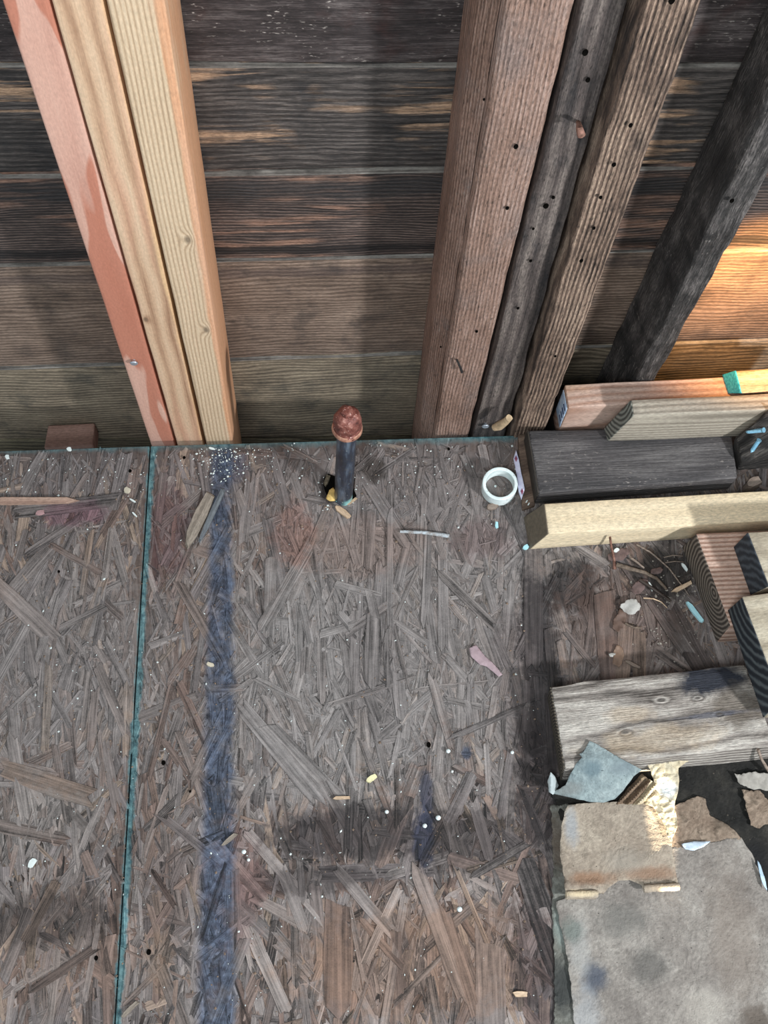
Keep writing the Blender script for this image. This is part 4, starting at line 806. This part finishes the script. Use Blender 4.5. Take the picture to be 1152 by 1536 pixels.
tchip('plastic_bit', 'small white stick under the yellow stick, near the ringed plank', 'plastic bit', 1027, 851, .011, .0035, .002, -60, M_WHITE, .004, 41)
tchip('plastic_bit', 'white sliver among the leaf litter', 'plastic bit', 976, 880, .011, .0025, .002, -72, M_WHITE, .006, 42)
tchip('plastic_bit', 'white square bit beside the rusty nail', 'plastic bit', 924, 826, .007, .005, .002, 40, M_WHITE, .006, 43)
tchip('paint_flake', 'small pink paint flake at the left, under the sliver', 'flake', 60, 769, .010, .006, .0015, 10, plain('pinkf', c8(168, 132, 132), .2), .003, 44)
tchip('paint_flake', 'white flake at the back edge of the left panel', 'flake', 104, 674, .006, .005, .002, 10, M_WHITE, .003, 45)
tchip('paint_flake', 'white flake in the far left corner of the floor', 'flake', 11, 686, .005, .006, .002, 10, M_WHITE, .003, 46)
tchip('paint_flake', 'cream flake just left of the teal seam near its top', 'flake', 191, 736, .008, .008, .0025, 60, plain('creamf', c8(190, 180, 160), .2), .003, 47)
tchip('paint_flake', 'tiny bright sliver just left of the seam, upper', 'flake', 199, 751, .009, .0022, .0015, -35, M_WHITE, .003, 48)
tchip('paint_flake', 'tiny bright sliver just left of the seam, lower', 'flake', 202, 772, .008, .0022, .0015, -45, M_WHITE, .003, 49)
tchip('paint_flake', 'bone chip on the blue stripe', 'flake', 315, 997, .009, .005, .0025, -10, plain('bonef', c8(200, 188, 166), .2), .003, 50)
tchip('paint_flake', 'small bright sliver at the top of the blue stripe', 'flake', 318, 673, .008, .0025, .0015, -15, M_WHITE, .003, 51)
# white beads
V, Fc = lathe([(.0001, 0), (.0014, .0003), (.0023, .0014), (.0025, .0024), (.0021, .0036), (.0012, .0044), (.0001, .0047)], 12)
bead_me = fromraw('foam_bead', V, Fc); bead_me.polygons.foreach_set('use_smooth', [True] * len(bead_me.polygons)); bead_me.materials.append(plain('bead_white', c8(224, 232, 230), .05))
for (px, py, s, lb) in [(580, 1218, .9, 'white foam bead left of the navy stain'), (637, 1239, 1.0, 'white foam bead on the navy stain'), (657, 1227, 1.15, 'white foam bead just right of the navy stain'),
        (689, 1364, 1.15, 'white foam bead set in a dark nail hole, lower middle'), (366, 1278, 1.0, 'white foam bead right of the blue stripe'), (373, 1290, .7, 'tiny white bead just below the bead by the blue stripe'),
        (672, 1127, 1.0, 'white foam bead right of the nail hole above the navy stain'), (768, 1129, .8, 'white foam bead left of the weathered board'), (743, 730, .6, 'tiny white bead inside the tape core')]:
    o = bpy.data.objects.new('foam_bead', bead_me); COL.objects.link(o); o.location = Pz(px, py, .0030); o.scale = (s, s, s); tag(o, lb, 'bead', 'white foam beads on the floor')
# leaf litter and twigs near the yellow stick
M_LEAF = plain('dead_leaf', c8(98, 80, 76), .3, 160, .8); M_LEAFG = plain('grey_leaf', c8(166, 162, 156), .15, 200, .8); M_TWIG = plain('twig_bark', c8(104, 90, 78), .4, 260, .8)
def leaf(px, py, L, W, ang, mat, label, sd, z=.006):
    pts = []; n = 34
    for i in range(n):
        t = 2 * math.pi * i / n; r = 1 + .38 * vnoise((math.cos(t), math.sin(t), sd), 1.3, sd) + .03 * math.sin(7 * t + sd) + .04 * math.sin(11 * t + sd * 2)
        x, y = math.cos(t) * L * r, math.sin(t) * W * r; a = math.radians(ang)
        pts.append((px + x * math.cos(a) - y * math.sin(a), py + x * math.sin(a) + y * math.cos(a)))
    tag(sheet('dead_leaf', pts, lambda x, y: z + .0025 * vnoise((x, y, 0), .08, sd), mat, .8, 9, 4, .0005, sd), label, 'leaf')
leaf(947, 909, 16, 11, -5, M_LEAFG, 'pale grey dead leaf in the middle of the litter', 3, .009)
leaf(928, 832, 15, 10, -30, M_LEAF, 'mauve brown leaf scrap behind the rusty nail', 5)
leaf(958, 880, 14, 8, -40, M_LEAF, 'brown leaf scrap above the pale grey leaf', 6)
leaf(985, 856, 9, 5, -10, M_LEAF, 'small reddish leaf scrap near the long twig', 8)
leaf(928, 985, 8, 15, 5, plain('tan_leaf', c8(124, 100, 84), .2, 150), 'tan pointed leaf scrap above the weathered board', 9)
leaf(930, 930, 9, 18, 18, plain('brown_leaf_b', c8(96, 76, 66), .2, 150), 'brown strip of bark below the pale grey leaf', 10)
leaf(918, 982, 5, 3, 0, M_LEAFG, 'tiny grey leaf crumb beside the tan pointed leaf', 12)
def twig(pts, r, label, mat=None, z=.008):
    P3 = [Pz(x, y, z + .003 * math.sin(i * 1.7)) for i, (x, y) in enumerate(pts)]
    V, Fc = tube(P3, [r * (1 - .5 * i / len(pts)) for i in range(len(pts))], 7)
    tag(link('twig', fromraw('twig', V, Fc), mat or M_TWIG, None, Matrix.Identity(4), 60), label, 'twig')
twig([(955, 817), (975, 828), (985, 836), (1004, 853), (1018, 872), (1028, 885), (1034, 894)], .0011, 'long thin curved twig arching over the litter', M_TANCH)
twig([(925, 847), (945, 853), (965, 858), (985, 868), (1000, 884)], .0028, 'thick brown twig across the litter')
twig([(945, 836), (955, 843), (966, 852)], .0016, 'short pale twig behind the litter', M_TANCH)
twig([(965, 897), (980, 898), (992, 903), (1001, 912)], .0009, 'thin pale twig curling right of the grey leaf', M_PALE)
twig([(960, 870), (975, 880), (992, 892), (1006, 902)], .0022, 'dark crooked twig behind the white sliver', plain('dark_twig', c8(60, 50, 44), .3))
twig([(938, 935), (950, 941), (962, 942)], .0014, 'tiny curled twig below the pale grey leaf')
twig([(996, 836), (1010, 833), (1024, 834)], .0007, 'hair-thin stalk, upper of two left of the ringed plank', M_TANCH, .005)
twig([(998, 844), (1012, 842), (1026, 843)], .0007, 'hair-thin stalk, lower of two left of the ringed plank', M_TANCH, .005)
tchip('wood_shaving', 'pale pointed shaving lying across the long twig', 'wood shaving', 1023, 881, .026, .005, .003, 25, M_PALE, .011, 60)
tchip('wood_shaving', 'pale shaving above the weathered board', 'wood shaving', 949, 997, .020, .004, .002, -30, M_TANCH, .004, 61)
# wood plug by the studs
V, Fc = tube([Py(741, 641, -.006), Py(750, 638, -.008), Py(758, 633, -.009), Py(764, 627, -.009)], [.004, .0052, .0045, .0042], 9)
V = [v + Vector((vnoise(v, 200, 1), vnoise(v, 200, 2), vnoise(v, 200, 3))) * .0012 for v in V]
tag(link('root_piece', fromraw('root_piece', V, Fc), plain('buff_root', c8(186, 160, 128), .25, 160), None, Matrix.Identity(4), 50), 'buff twisted bit of root at the foot of the blackened stud', 'root')
# dust and crumbs: nobody could count them
def crumbs(name, label, N, seed, mat, smin, smax, where):
    rr = random.Random(seed); V = []; Fc = []
    for k in range(N):
        px, py = where(rr)
        p = Pz(px, py, .0022); s = rr.uniform(smin, smax) * (.5 + rr.random() ** 2); b = len(V); a = rr.uniform(0, 6.28); e = rr.uniform(.35, 1)
        for (x, y, z) in ((1, 0, 0), (0, e, 0), (-1, 0, 0), (0, -e, 0), (.1, .1, .7)):
            V.append((p.x + (x * math.cos(a) - y * math.sin(a)) * s, p.y + (x * math.sin(a) + y * math.cos(a)) * s, p.z + z * s * .8))
        Fc += [(b, b + 1, b + 4), (b + 1, b + 2, b + 4), (b + 2, b + 3, b + 4), (b + 3, b, b + 4), (b + 3, b + 2, b + 1, b)]
    o = link(name, fromraw(name, V, Fc), mat, None, Matrix.Identity(4)); tag(o, label, 'dust', kind='stuff'); return o
def w1(rr):
    r = rr.random()
    if r < .30: return rr.gauss(345, 32), 672 + abs(rr.gauss(0, 28))
    if r < .50: return rr.uniform(380, 780), 665 + abs(rr.gauss(0, 50))
    if r < .60: return rr.gauss(510, 30), 740 + rr.gauss(0, 18)
    if r < .75: return rr.uniform(0, 220), 682 + abs(rr.gauss(0, 60))
    return rr.uniform(0, 820), rr.uniform(680, 1530)
crumbs('pale_crumbs', 'pale grit among the litter by the ringed plank', 220, 4, plain('grit', c8(150, 142, 132), .2), .0006, .0018, lambda rr: (rr.gauss(1010, 30), rr.gauss(915, 40)))
crumbs('tar_grit', 'dark and pale grit on the black tar felt', 700, 6, plain('tar_grit', c8(84, 76, 68), .5), .0005, .0022, lambda rr: (rr.uniform(1020, 1152), rr.uniform(1140, 1300)))
floor_dust = crumbs('floor_dust', 'white crumbs and brown wood dust scattered over the strand board', 2100, 5, plain('sawdust', c8(128, 108, 92), .3), .0005, .0015, lambda rr: w1(rr) if rr.random() < .32 else (rr.uniform(0, 820), rr.uniform(680, 1530)))
floor_dust.data.materials.append(M_WHITE)
rr = random.Random(9); _i = 0
_mi = []
for k in range(2100):
    v = floor_dust.data.vertices[k * 5].co; wgt = .20 + .6 * (v.y > -.06)
    _mi += [1 if rr.random() < wgt else 0] * 5
floor_dust.data.polygons.foreach_set('material_index', _mi)
